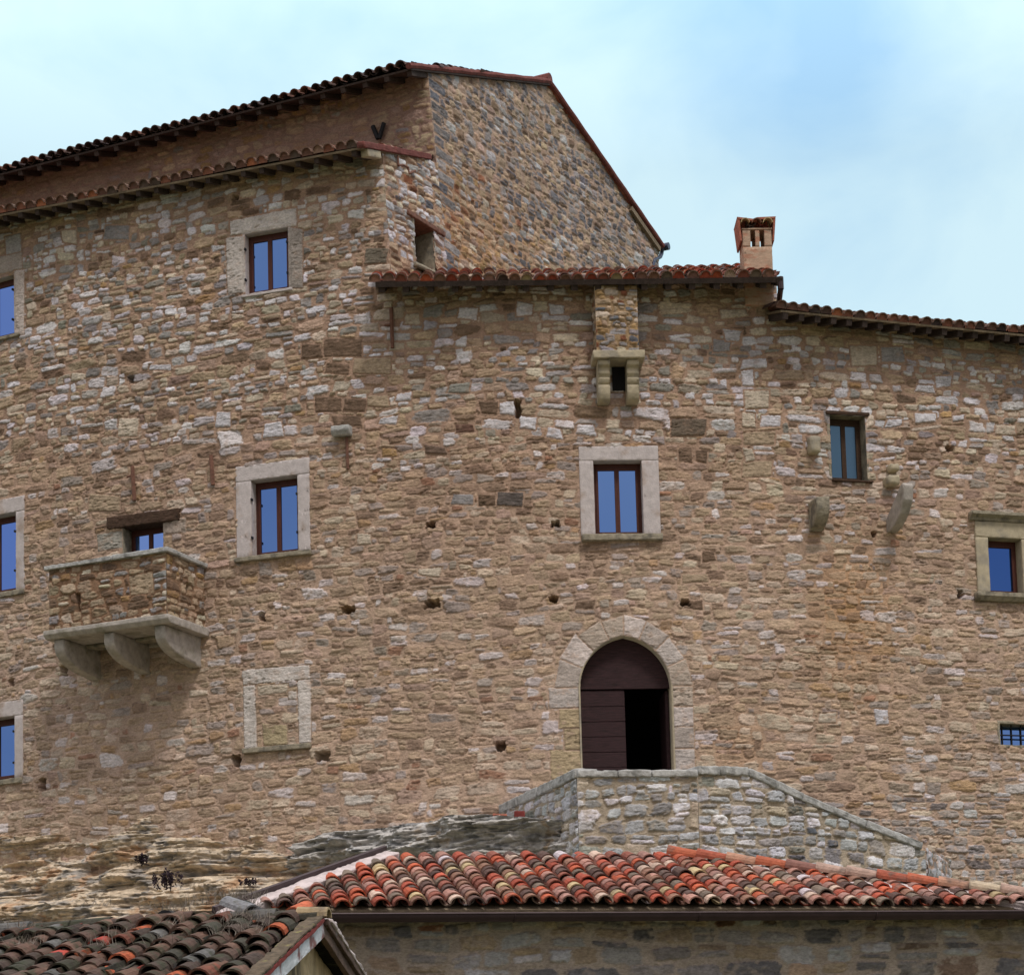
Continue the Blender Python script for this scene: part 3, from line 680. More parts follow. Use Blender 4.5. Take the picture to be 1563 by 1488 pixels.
# stones round the balcony window
ST += [([(247, 796), (284, 790), (284, 812), (248, 816)], (.45, .37, .31), .02, .012), ([(248, 818), (262, 817), (262, 838), (248, 840)], 'tan', .015, .012), ([(148, 816), (187, 810), (187, 836), (150, 842)], (.33, .31, .27), .012, .012)]
masonry('wall', FAC, 0.05, FAC.L - .05, 4.2, max(TZ_) + .02, fac_zone, castle, keep=fac_keep, hole=fac_hole, stones=ST, mort_fn=fac_mort, contrast=fac_con, seed=11)

# side wall of the left part and the tower walls
def W1(x, y): return SIDE.hit(x, y)
swl = (SIDE.hit(633, 375)[0], SIDE.hit(662, 385)[0], SIDE.hit(648, 408)[1], SIDE.hit(640, 341)[1])
side_line = lerp([560, 583, 655, 700], [214, 222, 243, 256])
def side_keep(U, Z):
    x, y = project(SIDE.map(U, Z, 0 * U)); uL = u_TB + (u_TT - u_TB) * (Z - TB[2]) / (TT[2] - TB[2])
    return (y > side_line(x) + 3) & (U < uL + .02) & ~((U > swl[0]) & (U < swl[1]) & (Z > swl[2]) & (Z < swl[3]))
zlo = FAC.hit(597, 470)[1]
masonry('side_wall', SIDE, 0, u_TB + .6, zlo, CT[2] + 1.4, const(Z_SIDE), castle, keep=side_keep, edge_fade=True, seed=21, ds=.03, dz=.016, mortar=(.36, .235, .165), label='narrow right-hand flank of the left part, beside the tall gabled building')
Gp = poly_in([(640, 450), (651, 103), (750, 118), (834, 131), (1004, 374), (1010, 450)])
def gab_keep(U, Z): x, y = project(GAB.map(U, Z, 0 * U)); return Gp(x, y)
GST = []
for i in range(17):                          # dark quoins up the corner
    y = 118 + i * 17.5; x = 653 + (y - 112) * .0933
    w = (26, 15)[i % 2]
    if 300 < y < 330: continue
    s = .70; GST.append(([(x + 1, y), (x + w, y + w * s), (x + w, y + w * s + 13), (x + 1, y + 13)], random.choice(['slate', 'slate', 'grey', (.17, .16, .16)]), .01, .02))
def gab_zone(x, y):
    k = np.clip(sst(200, 360, y - (x - 680) * .45) * sst(930, 700, x) * 1.1, 0, 1)[:, None]
    Zr = weights(ochre=2.2, rust=1, tan=4, pink=2, cream=1, brown=1, grey=.8)
    return (1 - k) * Z_TOWER + k * Zr
def gab_mort(x, y):
    k = np.clip(sst(180, 360, y - (x - 680) * .45) * sst(960, 700, x), 0, 1)[..., None]
    return 1 + k * np.array([.06, -.14, -.34])
masonry('gable_wall', GAB, 0, GAB.hit(1012, 390)[0], GAB.hit(681, 440)[1] - 2.5, GAB.hit(834, 128)[1] + .3, gab_zone, tower, keep=gab_keep, edge_fade=True, seed=31, ds=.03, dz=.018,
        mortar=(.40, .295, .23), contrast=lambda x, y: .9 + 0 * x, stones=GST, mort_fn=gab_mort, course=(.13, .18), wid=(1.2, 1.9), label='gable wall of dark and grey rubble facing right')
def frt_keep(U, Z): x, y = project(FRT.map(U, Z, 0 * U)); return (y > lerp([-400, 0, 640, 700], [384, 276, 110, 94])(x))
def frt_col(COL, us, zs, r):
    ny, nx = COL.shape[:2]; p = sst(-.25, .35, fbm(ny, nx, .8 / .02, 2.5 / .025, r, 3))[..., None]
    return COL * (1 - p * .6) + np.array([.30, .20, .165]) * p * .6
masonry('front_wall', FRT, 0, 14, TB[2] - 1.0, TT[2] + .3, const(Z_FRONT), tower, keep=frt_keep, edge_fade=True, seed=41, ds=.025, dz=.02, mortar=(.31, .205, .165), relief=(.002, .012), cover=.05,
        color_fn=frt_col, label='pinkish rendered front wall under the dark eaves')

# ------------------------------------------------------------------ window builder
def win_frame(k, fs=.0):
    a, b, c, d = WR[k]; um = (a + b) / 2; P = FAC.map(um, c, 0.); n = FAC.nor(um); t = (-n[1], n[0])
    return Fr(P, t), b - a, d - c
def window(k, label, gl='glass', sashes=2, surround=None, sill=None, depth=.20, fw=.055, smat='frame_stone', jamb=None, wood='wood', hinges=True):
    fr, w, h = win_frame(k); hw = w / 2
    bm = bmesh.new(); b0, b1 = -depth - .05, -depth
    box(bm, fr, -hw, -hw + fw, b0, b1, 0, h); box(bm, fr, hw - fw, hw, b0, b1, 0, h)
    box(bm, fr, -hw + fw, hw - fw, b0, b1, h - fw * 1.5, h); box(bm, fr, -hw + fw, hw - fw, b0, b1, 0, fw)
    root = bmobj('window', bm, M[wood], castle, label, bevel=.006)
    iw = (w - 2 * fw) / sashes; st = .042
    for i in range(sashes):
        x0 = -hw + fw + i * iw; bm = bmesh.new(); c0, c1 = -depth - .012, -depth + .02
        box(bm, fr, x0, x0 + st, c0, c1, fw, h - fw * 1.5); box(bm, fr, x0 + iw - st, x0 + iw, c0, c1, fw, h - fw * 1.5)
        box(bm, fr, x0 + st, x0 + iw - st, c0, c1, fw, fw + st * 1.3); box(bm, fr, x0 + st, x0 + iw - st, c0, c1, h - fw * 1.5 - st, h - fw * 1.5)
        bmobj('sash', bm, M[wood], root, bevel=.004)
        bm = bmesh.new(); tl = random.uniform(-.004, .004)
        box(bm, fr, x0 + st, x0 + iw - st, -depth - .010, -depth - .004 + tl, fw + st * 1.3, h - fw * 1.5 - st)
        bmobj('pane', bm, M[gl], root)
    # added opaque backing so no light passes
    bm = bmesh.new(); box(bm, fr, -hw - .02, hw + .02, b0 - .04, b0 - .005, -.02, h + .02); bmobj('light_block', bm, M['dark'], root)
    J = jamb or {}
    bm = bmesh.new(); jm = .05                # reveal
    m = M[J.get('mat', smat)]
    if surround:
        l, r_, tt, pr = surround
        bm = bmesh.new(); box(bm, fr, -hw - l, -hw, b0 - .03, pr, .0, h); rough_stone('jamb_stone', bm, m, root, .006, .06)
        bm = bmesh.new(); box(bm, fr, hw, hw + r_, b0 - .03, pr, .0, h); rough_stone('jamb_stone', bm, m, root, .006, .06)
        bm = bmesh.new(); box(bm, fr, -hw - l, hw + r_, b0 - .03, pr + .003, h, h + tt); rough_stone('lintel', bm, m, root, .006, .06)
    else:
        for nm, q in (('reveal', (-hw - jm, -hw, 0, h)), ('reveal', (hw, hw + jm, 0, h)), ('reveal', (-hw - jm, hw + jm, h, h + jm))):
            bm = bmesh.new(); box(bm, fr, q[0], q[1], b0 - .03, -.004, q[2], q[3]); rough_stone(nm, bm, m, root, .006, .06)
    if sill:
        l, r_, th, pr = sill
        bm = bmesh.new(); box(bm, fr, -hw - l, hw + r_, b0 - .03, pr, -th, .0)
        rough_stone('sill', bm, M['sill_stone' if k != 'w1' else 'frame_stone'], root, .010, .05)
    if hinges:
        for zz in (.25, .75):
            for sx in (-1, 1):
                bm = bmesh.new(); box(bm, fr, sx * (hw - .012) - .012, sx * (hw - .012) + .012, -.03, .035, h * zz - .02, h * zz + .02); bmobj('hinge_pin', bm, M['iron'], root)
    return root, fr, w, h
px = 1 / 87.
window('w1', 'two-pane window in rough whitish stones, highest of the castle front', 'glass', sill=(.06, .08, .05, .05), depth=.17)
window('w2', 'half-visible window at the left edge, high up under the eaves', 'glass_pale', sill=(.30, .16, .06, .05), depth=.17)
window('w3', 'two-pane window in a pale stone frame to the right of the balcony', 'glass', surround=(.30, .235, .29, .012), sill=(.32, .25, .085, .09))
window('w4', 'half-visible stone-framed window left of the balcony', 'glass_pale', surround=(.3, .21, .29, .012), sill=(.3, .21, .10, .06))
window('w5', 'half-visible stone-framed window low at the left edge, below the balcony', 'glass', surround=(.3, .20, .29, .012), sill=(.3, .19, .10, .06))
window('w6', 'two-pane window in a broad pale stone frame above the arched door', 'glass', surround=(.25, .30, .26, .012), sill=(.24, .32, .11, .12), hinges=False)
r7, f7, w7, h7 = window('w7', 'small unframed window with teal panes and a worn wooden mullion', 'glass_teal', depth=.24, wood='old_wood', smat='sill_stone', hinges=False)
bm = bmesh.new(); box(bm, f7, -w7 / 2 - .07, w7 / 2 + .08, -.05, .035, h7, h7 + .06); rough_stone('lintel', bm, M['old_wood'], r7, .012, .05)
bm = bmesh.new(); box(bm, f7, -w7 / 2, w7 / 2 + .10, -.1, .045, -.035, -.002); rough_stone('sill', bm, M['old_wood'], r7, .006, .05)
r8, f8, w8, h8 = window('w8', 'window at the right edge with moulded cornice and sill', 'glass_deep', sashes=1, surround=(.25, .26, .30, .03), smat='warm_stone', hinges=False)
def moulding(fr, x0, x1, z0, hgt, out, flip=False):
    bm = bmesh.new(); s = [(0, 0), (out * .35, 0), (out * .45, hgt * .3), (out * .85, hgt * .55), (out, hgt * .62), (out, hgt), (0, hgt)]
    if flip: s = [(0, 0), (out * .5, 0), (out * .8, hgt * .3), (out, hgt * .5), (out, hgt), (0, hgt)]
    return prism(bm, fr, [(b, z0 + c) for b, c in s], x0, x1)
rough_stone('cornice', moulding(f8, -w8 / 2 - .36, w8 / 2 + .36, h8 + .30, .15, .16), M['sill_stone'], r8, .004, .06, bevel=0)
rough_stone('sill', moulding(f8, -w8 / 2 - .32, w8 / 2 + .32, -.15, .148, .15, True), M['sill_stone'], r8, .004, .06, bevel=0)
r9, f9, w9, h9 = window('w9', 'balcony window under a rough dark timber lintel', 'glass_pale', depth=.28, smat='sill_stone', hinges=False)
# sloping timber lintel
PL = FAC.P(166, 801); PR = FAC.P(275, 786)
tt_ = (PR - PL) / np.linalg.norm(PR - PL)
bm = bmesh.new(); frL = Fr(PL, tt_, n=np.append(FAC.nor(WR['w9'][0]), 0)); frL.z = np.cross(frL.t, -frL.n); frL.z = frL.z if frL.z[2] > 0 else -frL.z
box(bm, frL, 0, np.linalg.norm(PR - PL), -.32, .07, -.10, .12); rough_stone('timber_lintel', bm, M['old_wood'], r9, .022, .05)
# barred opening
fr, w, h = win_frame('w11'); bm = bmesh.new(); box(bm, fr, -w / 2 - .04, w / 2 + .04, -.34, -.30, -.04, h + .04)
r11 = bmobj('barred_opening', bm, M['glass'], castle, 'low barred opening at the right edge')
for nm, q in (('reveal', (-w / 2 - .05, -w / 2, -.05, h + .05)), ('reveal', (w / 2, w / 2 + .05, -.05, h + .05)), ('reveal', (-w / 2, w / 2, h, h + .05)), ('reveal', (-w / 2, w / 2, -.05, 0))):
    bm = bmesh.new(); box(bm, fr, q[0], q[1], -.34, -.004, q[2], q[3]); rough_stone(nm, bm, M['sill_stone'], r11, .006, .06)
for i in range(4):
    x = -w / 2 + .10 + i * .19; bm = bmesh.new(); bar(bm, fr.w(x, -.12, -.02), fr.w(x, -.12, h + .02), .014); bmobj('bar', bm, M['iron'], r11)
bm = bmesh.new(); bar(bm, fr.w(-w / 2, -.105, h * .5), fr.w(w / 2, -.105, h * .5), .014); bmobj('bar', bm, M['iron'], r11)
# flank window (dark, deep, unglazed)
frs = Fr(SIDE.map((swl[0] + swl[1]) / 2, swl[2], 0.), SD, n=SIDE.nn); w = swl[1] - swl[0]; h = swl[3] - swl[2]
bm = bmesh.new(); box(bm, frs, -w / 2 - .05, w / 2 + .05, -.9, -.85, -.1, h + .1)
rs = bmobj('flank_window', bm, M['dark'], castle, 'deep dark opening in the narrow flank above the centre roof')
for nm, q in (('reveal', (-w / 2 - .06, -w / 2, -.05, h + .05)), ('reveal', (w / 2, w / 2 + .06, -.05, h + .05)), ('reveal', (-w / 2, w / 2, -.05, 0))):
    bm = bmesh.new(); box(bm, frs, q[0], q[1], -.88, -.01, q[2], q[3]); rough_stone(nm, bm, M['sill_stone'], rs, .012, .07)
bm = bmesh.new(); box(bm, frs, -w / 2 - .25, w / 2 + .35, -.88, .03, h, h + .09); rough_stone('lintel', bm, M['rust'], rs, .012, .07)
bm = bmesh.new(); bar(bm, SIDE.P(633, 403, .06), SIDE.P(663, 417, .10), .05); rough_stone('sill_log', bm, M['sill_stone'], rs, .008, .06, bevel=0)

# blind window sill
um = FAC.hit(423, 1142)[0]; P = FAC.P(423, 1141); n = FAC.nor(um); fb = Fr(P, (-n[1], n[0]))
bm = bmesh.new(); box(bm, fb, -.66, .66, -.05, .075, -.06, .03); rough_stone('blind_window_sill', bm, M['sill_stone'], castle, .008, .05)

# ------------------------------------------------------------------ door
n = FAC.nor(mU); fd = Fr(FAC.map(mU, DZB, 0.), (-n[1], n[0]))
zz = np.linspace(DZB, DZT, 40)
def arch_poly(grow=0.):
    pts = [(-(DR - DL) / 2 - grow, 0.)]
    for z in np.linspace(DZS, DZT + grow - .002, 22): pts.append((-float(arch_r(np.array(z), grow)), z - DZB))
    pts.append((0, DZT + grow - DZB))
    return pts + [(-a, c) for a, c in pts[-2::-1]]
ap = arch_poly(.0); ap2 = arch_poly(.03)
bm = bmesh.new()                              # stone reveal
for i in range(len(ap) - 1):
    (a0, c0), (a1, c1) = ap[i], ap[i + 1]; (e0, g0), (e1, g1) = ap2[i], ap2[i + 1]
    q = [bm.verts.new(fd.w(*v)) for v in ((a0, -.45, c0), (a1, -.45, c1), (a1, .006, c1), (a0, .006, c0))]; bm.faces.new(q)
    q2 = [bm.verts.new(fd.w(*v)) for v in ((e0, .0, g0), (e1, .0, g1))]; bm.faces.new([q[3], q[2], q2[1], q2[0]])
bmobj('door_reveal', bm, M['warm_stone'], castle, smooth=True)
ztr = FAC.hit(955, 1047)[1] - DZB
bm = bmesh.new(); A = [(a, c) for a, c in ap if c >= ztr]; hwT = (DR - DL) / 2
A = [(-hwT, ztr)] + [q for q in A if abs(q[0]) < hwT - 1e-4 or q[1] > ztr + .02] + [(hwT, ztr)]
f1 = [bm.verts.new(fd.w(a, -.22, c)) for a, c in A]; f2 = [bm.verts.new(fd.w(a, -.29, c)) for a, c in A]
bm.faces.new(f1); bm.faces.new(f2[::-1])
for i in range(len(A)): j = (i + 1) % len(A); bm.faces.new([f1[i], f2[i], f2[j], f1[j]])
door = bmobj('door', bm, M['door_wood'], castle, 'dark pointed arch door of wide boards, its right leaf open')
nb = 6
bm = bmesh.new()
for i in range(nb):
    c0, c1 = .0 + i * (ztr - .03) / nb, (i + 1) * (ztr - .03) / nb
    box(bm, fd, -hwT + .01, .0, -.30, -.235 - .004 * (i % 2), c0, c1 - .012)
bmobj('door_leaf', bm, M['door_wood'], door, bevel=.004)
bm = bmesh.new(); box(bm, fd, -hwT + .02, -.01, -.31, -.25, 0, ztr - .02); bmobj('leaf_backing', bm, M['door_wood'], door)
bm = bmesh.new()                              # open leaf, swung inwards
box(bm, fd, hwT - .07, hwT - .01, -1.15, -.32, 0, ztr - .03); bmobj('door_leaf', bm, M['door_wood'], door, 'right leaf swung open inwards', bevel=.004)
bm = bmesh.new(); box(bm, fd, -1.5, 1.5, -3.5, -.46, -.05, DZT - DZB + .3)
for f in list(bm.faces):
    if abs((f.calc_center_median() - fd.w(0, -.46, (DZT - DZB + .25) / 2)).dot(Vector(fd.n))) < .02: bm.faces.remove(f)
bmobj('door_passage', bm, M['dark'], castle)

# ------------------------------------------------------------------ balcony
sR, zR = FAC.hit(312, 880); nb_ = FAC.nor(sR)
def solve(f, a, b):
    fa = f(a)
    for _ in range(50):
        m = (a + b) / 2
        if (f(m) > 0) == (fa > 0): a = m
        else: b = m
    return (a + b) / 2
n0 = FAC.nor(FAC.hit(190, 900)[0]); tB = np.array([-n0[1], n0[0]]); PB = FAC.at(sR)
dep = solve(lambda d: project(np.array([*(PB + n0 * d), zR]))[0] - 254, .2, 2.5)
wB = solve(lambda L: project(np.array([*(PB + n0 * dep - tB * L), zR]))[0] - 75, .5, 5)
pc = PB + n0 * dep
zc_top = z_for(*pc, 843); zc_bot = z_for(*pc, 938); zs_bot = z_for(*pc, 951)
print('balcony depth', dep, 'width', wB, 'height', zc_top - zc_bot)
fB = Fr(np.array([*PB, 0]), tB)               # origin: right end on the wall; t to the right
class BF:                                     # balcony parapet faces
    pass
sf = Flat(np.array([*(pc - tB * wB), zc_bot]), np.array([*(pc - tB * wB), zc_top]), np.append(tB, 0))
bal = thing  # placeholder
bm = bmesh.new(); box(bm, fB, -wB + .08, -.02, -.1, dep - .2, zc_bot - .02, zc_bot + .05)
balcony = bmobj('balcony', bm, M['sill_stone'], castle, 'projecting rubble balcony on three curved stone brackets')
BST = [([(196, 880), (232, 872), (236, 905), (200, 908)], 'dull', .01, .02)]
for l, t, r_, b in ((115, 905, 122, 933),): slit = (sf.hit(l, 918)[0], sf.hit(r_, 918)[0], sf.hit(118, b)[1], sf.hit(118, t)[1])
def slith(U, Z, Hh): Hh[(U > slit[0]) & (U < slit[1]) & (Z > slit[2]) & (Z < slit[3])] = -.16; return Hh
Zb = weights(brown=3, rust=.3, tan=3.4, dull=3.5, grey=2, cream=1.1, ochre=.5)
masonry('parapet_front', sf, 0, wB, zc_bot, zc_top, const(Zb), balcony, seed=51, edge_fade=True, hole=slith, mortar=(.27, .165, .105), stones=BST)
ss = Flat(np.array([*pc, zc_bot]), np.array([*pc, zc_top]), np.append(-n0, 0))
hs = (ss.hit(284, 890)[0], ss.hit(290, 890)[0], ss.hit(287, 907)[1], ss.hit(287, 889)[1])
def slith2(U, Z, Hh): Hh[(U > hs[0]) & (U < hs[1]) & (Z > hs[2]) & (Z < hs[3])] = -.16; return Hh
masonry('parapet_side', ss, 0, dep + .04, zc_bot, zc_top, const(Zb), balcony, seed=52, edge_fade=True, hole=slith2, mortar=(.29, .185, .12))
bm = bmesh.new(); box(bm, fB, -wB + .012, -.01, dep - .28, dep - .25, zc_bot, zc_top)
box(bm, fB, -wB + .012, -wB + .04, 0, dep - .012, zc_bot, zc_top); box(bm, fB, -.28, -.25, 0, dep - .26, zc_bot, zc_top); bmobj('parapet_back', bm, M['sill_stone'], balcony)
ov = .07
for (a0, a1, b0, b1, nm) in ((-wB - ov, -wB * .44, dep - .26, dep + ov, 0), (-wB * .44 + .008, ov, dep - .26, dep + ov, 1), (-.26, ov, -.02, dep - .265, 2), (-wB - ov, -wB + .2, -.02, dep - .265, 3)):
    bm = bmesh.new(); box(bm, fB, a0, a1, b0, b1, zc_top, zc_top + .075 + .012 * (nm == 1)); rough_stone('coping', bm, M['cap_stone'], balcony, .012, .06)
bm = bmesh.new(); prof = [(-.02, 0), (dep + .02, 0), (dep + .09, .07), (dep + .09, .15), (-.02, .15)]
zsl = zc_bot - .152
prism(bm, fB, [(b, zsl + c) for b, c in prof], -wB - .07, .08); rough_stone('floor_slab', bm, M['bracket'], balcony, .006, .08)
def corbel(fr, a0, a1, D_, Hh_, zt, m, parent, nm='corbel', label=None, lip=True, amp=.006):
    pf = [(-.05, zt), (D_, zt), (D_, zt - Hh_ * .28)]
    for i in range(1, 9):
        a = i / 8 * math.pi / 2; pf.append((D_ * .18 + D_ * .82 * math.cos(a) if i < 8 else D_ * .18, zt - Hh_ * .28 - Hh_ * .66 * math.sin(a)))
    pf += [(D_ * .12, zt - Hh_), (-.05, zt - Hh_)]
    bm = bmesh.new(); prism(bm, fr, pf[::-1], a0, a1); return rough_stone(nm, bm, m, parent, amp, .06, label, bevel=.01)
cw = .20
for a in (-wB + .06, -wB * .5 - .12, -.30): corbel(fB, a, a + cw + .01, dep - .06, .55, zsl - .002, M['bracket'], balcony)
for a0, a1 in ((-wB + .30, -wB * .5 - .13), (-wB * .5 + .12, -.31)):
    bm = bmesh.new(); box(bm, fB, a0, a1, .25, .55, zsl - .06, zsl - .004); rough_stone('soffit_stone', bm, M['sill_stone'], balcony, .008, .08)

# ------------------------------------------------------------------ latrine box under the centre eaves
sG = FAC.hit(943, 540)[0]; nG = FAC.nor(sG); fG = Fr(np.array([*FAC.at(sG), 0]), (-nG[1], nG[0])); dG = .42
def gz(py): return z_for(*(FAC.at(sG) + nG * dG), py)
gl, gr_ = FAC.hit(909, 500, dG)[0] - sG, FAC.hit(975, 500, dG)[0] - sG
gt = TZ_[int(sG / FAC.L * 399)] - .40
gb = gz(536)
bm = bmesh.new(); box(bm, fG, gl + .03, gr_ - .03, 0, dG - .03, gb, gt); lat = bmobj('latrine_box', bm, M['sill_stone'], castle, 'small projecting stone box on two moulded brackets under the centre eaves')
fl = Flat(fG.w(gl, dG, gb), fG.w(gl, dG, gt), fG.t)
masonry('box_front', fl, 0, gr_ - gl, gb, gt, const(weights(tan=3, ochre=1.6, grey=2, slate=1.2, cream=1.5, rust=.4)), lat, seed=61, edge_fade=True, mortar=(.33, .225, .13), course=(.07, .13))
for sgn, x in ((-1, gl), (1, gr_)):
    f2 = Flat(fG.w(x, 0, gb), fG.w(x, 0, gt), fG.n)
    masonry('box_side', f2, 0, dG, gb, gt, const(Z_CEN), lat, seed=62 + sgn, edge_fade=True, mortar=(.30, .20, .13), course=(.07, .13), ds=.02)
    bm = bmesh.new(); zz_ = gz(548)
bm = bmesh.new(); box(bm, fG, gl - .07, gr_ + .09, -.02, dG + .07, gz(548), gb - .003); rough_stone('slab', bm, M['warm_stone'], lat, .006, .05)
for px_ in (923, 968):
    a = FAC.hit(px_ - 1, 560, dG)[0] - sG; z1_, z0_ = gz(549), gz(607); hh = z1_ - z0_
    pf = [(0, 0), (dG * .45, 0), (dG * .62, .03), (dG * .72, hh * .18), (dG * .74, hh * .38), (dG * .66, hh * .42), (dG * .74, hh * .46), (dG * .80, hh * .56), (dG * .74, hh * .60), (dG * .86, hh * .68), (dG * .82, hh * .84), (dG, hh * .88), (dG, hh), (0, hh)]
    bm = bmesh.new(); prism(bm, fG, [(b, z0_ + c) for b, c in pf], a - .105, a + .105); rough_stone('corbel', bm, M['warm_stone'], lat, .004, .05, bevel=0)
bm = bmesh.new(); box(bm, fG, FAC.hit(934, 570)[0] - sG, FAC.hit(958, 570)[0] - sG, .02, .05, gz(585), gz(549)); bmobj('dark_chute', bm, M['dark'], lat)

# ------------------------------------------------------------------ stray corbels and irons
def wall_fr(px_, py_): u, z = FAC.hit(px_, py_); n = FAC.nor(u); return Fr(FAC.map(u, z, 0.), (-n[1], n[0]))
f = wall_fr(1246, 812); corbel(f, -.13, .11, .42, .52, .53, M['sill_stone'], castle, label='stubby broken corbel below the small teal window', amp=.014)
f = wall_fr(1362, 812)
pf = [(-.05, -.02), (.12, -.02), (.34, .04), (.58, .18), (.74, .38), (.80, .62), (.74, .68), (.64, .66), (-.05, .20)]
bm = bmesh.new(); prism(bm, f, pf, -.11, .07); rough_stone('corbel', bm, M['bracket'], castle, .008, .05, 'long tusk-shaped corbel right of the small teal window')
for (x, y, w_, h_, d_) in ((1241, 694, .10, .30, .16), (1361, 722, .10, .14, .16), (1358, 744, .12, .16, .22)):
    f = wall_fr(x, y); bm = bmesh.new(); box(bm, f, -w_, w_, -.05, d_, 0, h_); rough_stone('projecting_stone', bm, M['warm_stone'], castle, .03, .06, bevel=.03)
f = wall_fr(524, 668); bm = bmesh.new(); prism(bm, f, [(-.05, .02), (.14, 0), (.20, .08), (.20, .17), (-.05, .19)], -.17, .17)
rough_stone('projecting_stone', bm, M['cap_stone'], castle, .012, .05, 'pale stone shelf with a rusty strip hanging beneath', bevel=.01)
def iron_bar(p0, p1, lab, off=.05, r_=.035, peg=None):
    a, b = FAC.P(*p0, off), FAC.P(*p1, off); bm = bmesh.new(); bar(bm, a, b, r_, 6)
    if peg: q = FAC.P(*peg, off + .02); f = wall_fr(*peg); bar(bm, f.w(-.09, .06, 0), f.w(.05, .07, 0), .02, 6)
    bmobj('anchor_bar', bm, M['rust'], castle, lab)
iron_bar((597, 470), (599, 531), 'long rusty anchor bar just right of the upper corner', peg=(596, 498))
iron_bar((202, 712), (205, 764), 'rusty anchor bar above the balcony window', peg=(203, 728), r_=.04)
iron_bar((322, 695), (325, 740), 'rusty anchor bar left of the pale framed window', r_=.04)
iron_bar((529, 668), (531, 716), 'rusty strip below the stone shelf', off=.04, r_=.028)
def tower_bar(p0, p1): bm = bmesh.new(); bar(bm, FRT.P(*p0, .08), FRT.P(*p1, .08), .045, 6); bmobj('anchor_bar', bm, M['iron'], tower)
tower_bar((569, 193), (577, 212)); tower_bar((586, 188), (579, 212))
bm = bmesh.new()
for a, b in (((607, 238), (608, 253)), ((608, 253), (615, 252)), ((615, 252), (623, 256)), ((623, 256), (624, 266)), ((624, 265), (634, 261))): bar(bm, SIDE.P(*a, .05), SIDE.P(*b, .05), .022, 6)
bmobj('anchor_bar', bm, M['rust'], castle, 'bent rusty iron on the narrow flank')
# ================================================================== roofs
def nrm(v): v = np.array(v, float); return v / np.linalg.norm(v)
def roof(EL, ER, V, inside, nv, pal, parent, label, sp=.215, ex=.27, m='tile', seed=3, rafters=None, deck_len=3.5, deck_poly=None, fascia=None, jit=1., tail=.0, dmat='plank'):
    EL, ER = np.array(EL), np.array(ER); U = nrm(ER - EL); L = np.linalg.norm(ER - EL); Nn = nrm(np.cross(U, V))
    if Nn[2] < 0: Nn = -Nn
    root = tiles('roof', EL - V * tail, U, V, inside, int(L / sp) + 2, nv, sp, ex, pal, parent, m, seed, label=label, jit=jit, fill=(m == 'tile' and pal is not TPD))
    pts = deck_poly or [EL, ER, ER + V * deck_len, EL + V * deck_len]
    slab('roof_deck', [np.array(p) + V * .01 for p in pts], -Nn, .035, M[dmat], root)
    if rafters:
        step, wd, hh, out = rafters; k = 0; x = .1
        while x < L - .05 and k < 95:
            fr = Fr(EL + U * x, U, n=-V); fr.z = Nn; bm = bmesh.new()
            box(bm, fr, -wd / 2, wd / 2, -out, -.03 + random.uniform(-.02, .02), -.038 - hh, -.038); bmobj('rafter', bm, M['rafter'], root); x += step * random.uniform(.96, 1.04); k += 1
    if fascia:
        fr = Fr(EL, U, n=-V); fr.z = Nn; bm = bmesh.new(); box(bm, fr, .0, L, -.02, .012, -fascia, .03); bmobj('fascia', bm, M['rafter'], root)
    return root, U, Nn

# left part: eave runs back to the tall building
EL = FAC.P(-60, 338, .75); ER = FAC.P(553, 224, .75); Wp = SIDE.P(657, 243)
EL = EL + (EL - ER) * .42
U = nrm(ER - EL); nn = nrm(np.cross(U, Wp - ER)); nn = nn if nn[2] > 0 else -nn
V = nrm(np.cross(nn, U)); V = V if V[2] > 0 else -V
LA = np.linalg.norm(ER - EL); wu, wv = np.dot(Wp - EL, U), np.dot(Wp - EL, V)
print('roof A pitch', math.degrees(math.asin(V[2])), 'verge', wu - LA, wv)
def inA(u, v): return (u < LA + (wu - LA) * v / wv - .06) and v < 3.4
rA, _, NA = roof(EL, ER, V, inA, 13, TP2, castle, 'long tiled roof of the left part with pale boards between its dark rafters', sp=.225, seed=5, rafters=(.37, .09, .09, .95),
                 deck_poly=[EL, ER, Wp, Wp - U * (wu - .5)])
vd = nrm(Wp - ER); fr = Fr(ER, vd, n=nrm(np.cross(vd, NA))); fr.z = NA
bm = bmesh.new(); box(bm, fr, -.02, np.linalg.norm(Wp - ER) - .03, -.10, .05, -.02, .085); rough_stone('verge_tiles', bm, M['dullred'], rA, .012, .07)
bm = bmesh.new(); box(bm, fr, .12, .60, -.12, .03, -.16, -.03); rough_stone('verge_stone', bm, M['warm_stone'], rA, .01, .06)

# centre
EL = FAC.P(573, 433, .9); ER = FAC.P(1190, 426, .9); U = nrm(ER - EL); LB = np.linalg.norm(ER - EL)
hb = nrm(np.cross(UP, U)); V = nrm(hb * math.cos(R(24.5)) + UP * math.sin(R(24.5)))
sdw = lambda v: v
rB, UB, NB = roof(EL, ER, V, lambda u, v: u < LB - .02 and v < 3.2, 12, TP1, castle, 'low tiled roof over the centre, carrying the chimney', sp=.222, seed=8, rafters=(.42, .11, .12, 1.1), deck_len=3.2, fascia=.06)
EB = (EL, ER, V)
# right end pipe of the centre roof
a = ER + np.array([.02, 0, .03]); bm = bmesh.new(); bar(bm, a + V * .05, a + V * .05 - UP * .22, .055); bar(bm, a + V * .05 - UP * .2, FAC.P(1189, 462, .10), .05); bmobj('end_pipe', bm, M['gutter'], rB)
bm = bmesh.new(); fr = Fr(ER, U, n=-V); fr.z = NB; box(bm, fr, -.05, .05, -2.8, .02, -.12, .02); bmobj('verge_board', bm, M['rafter'], rB)

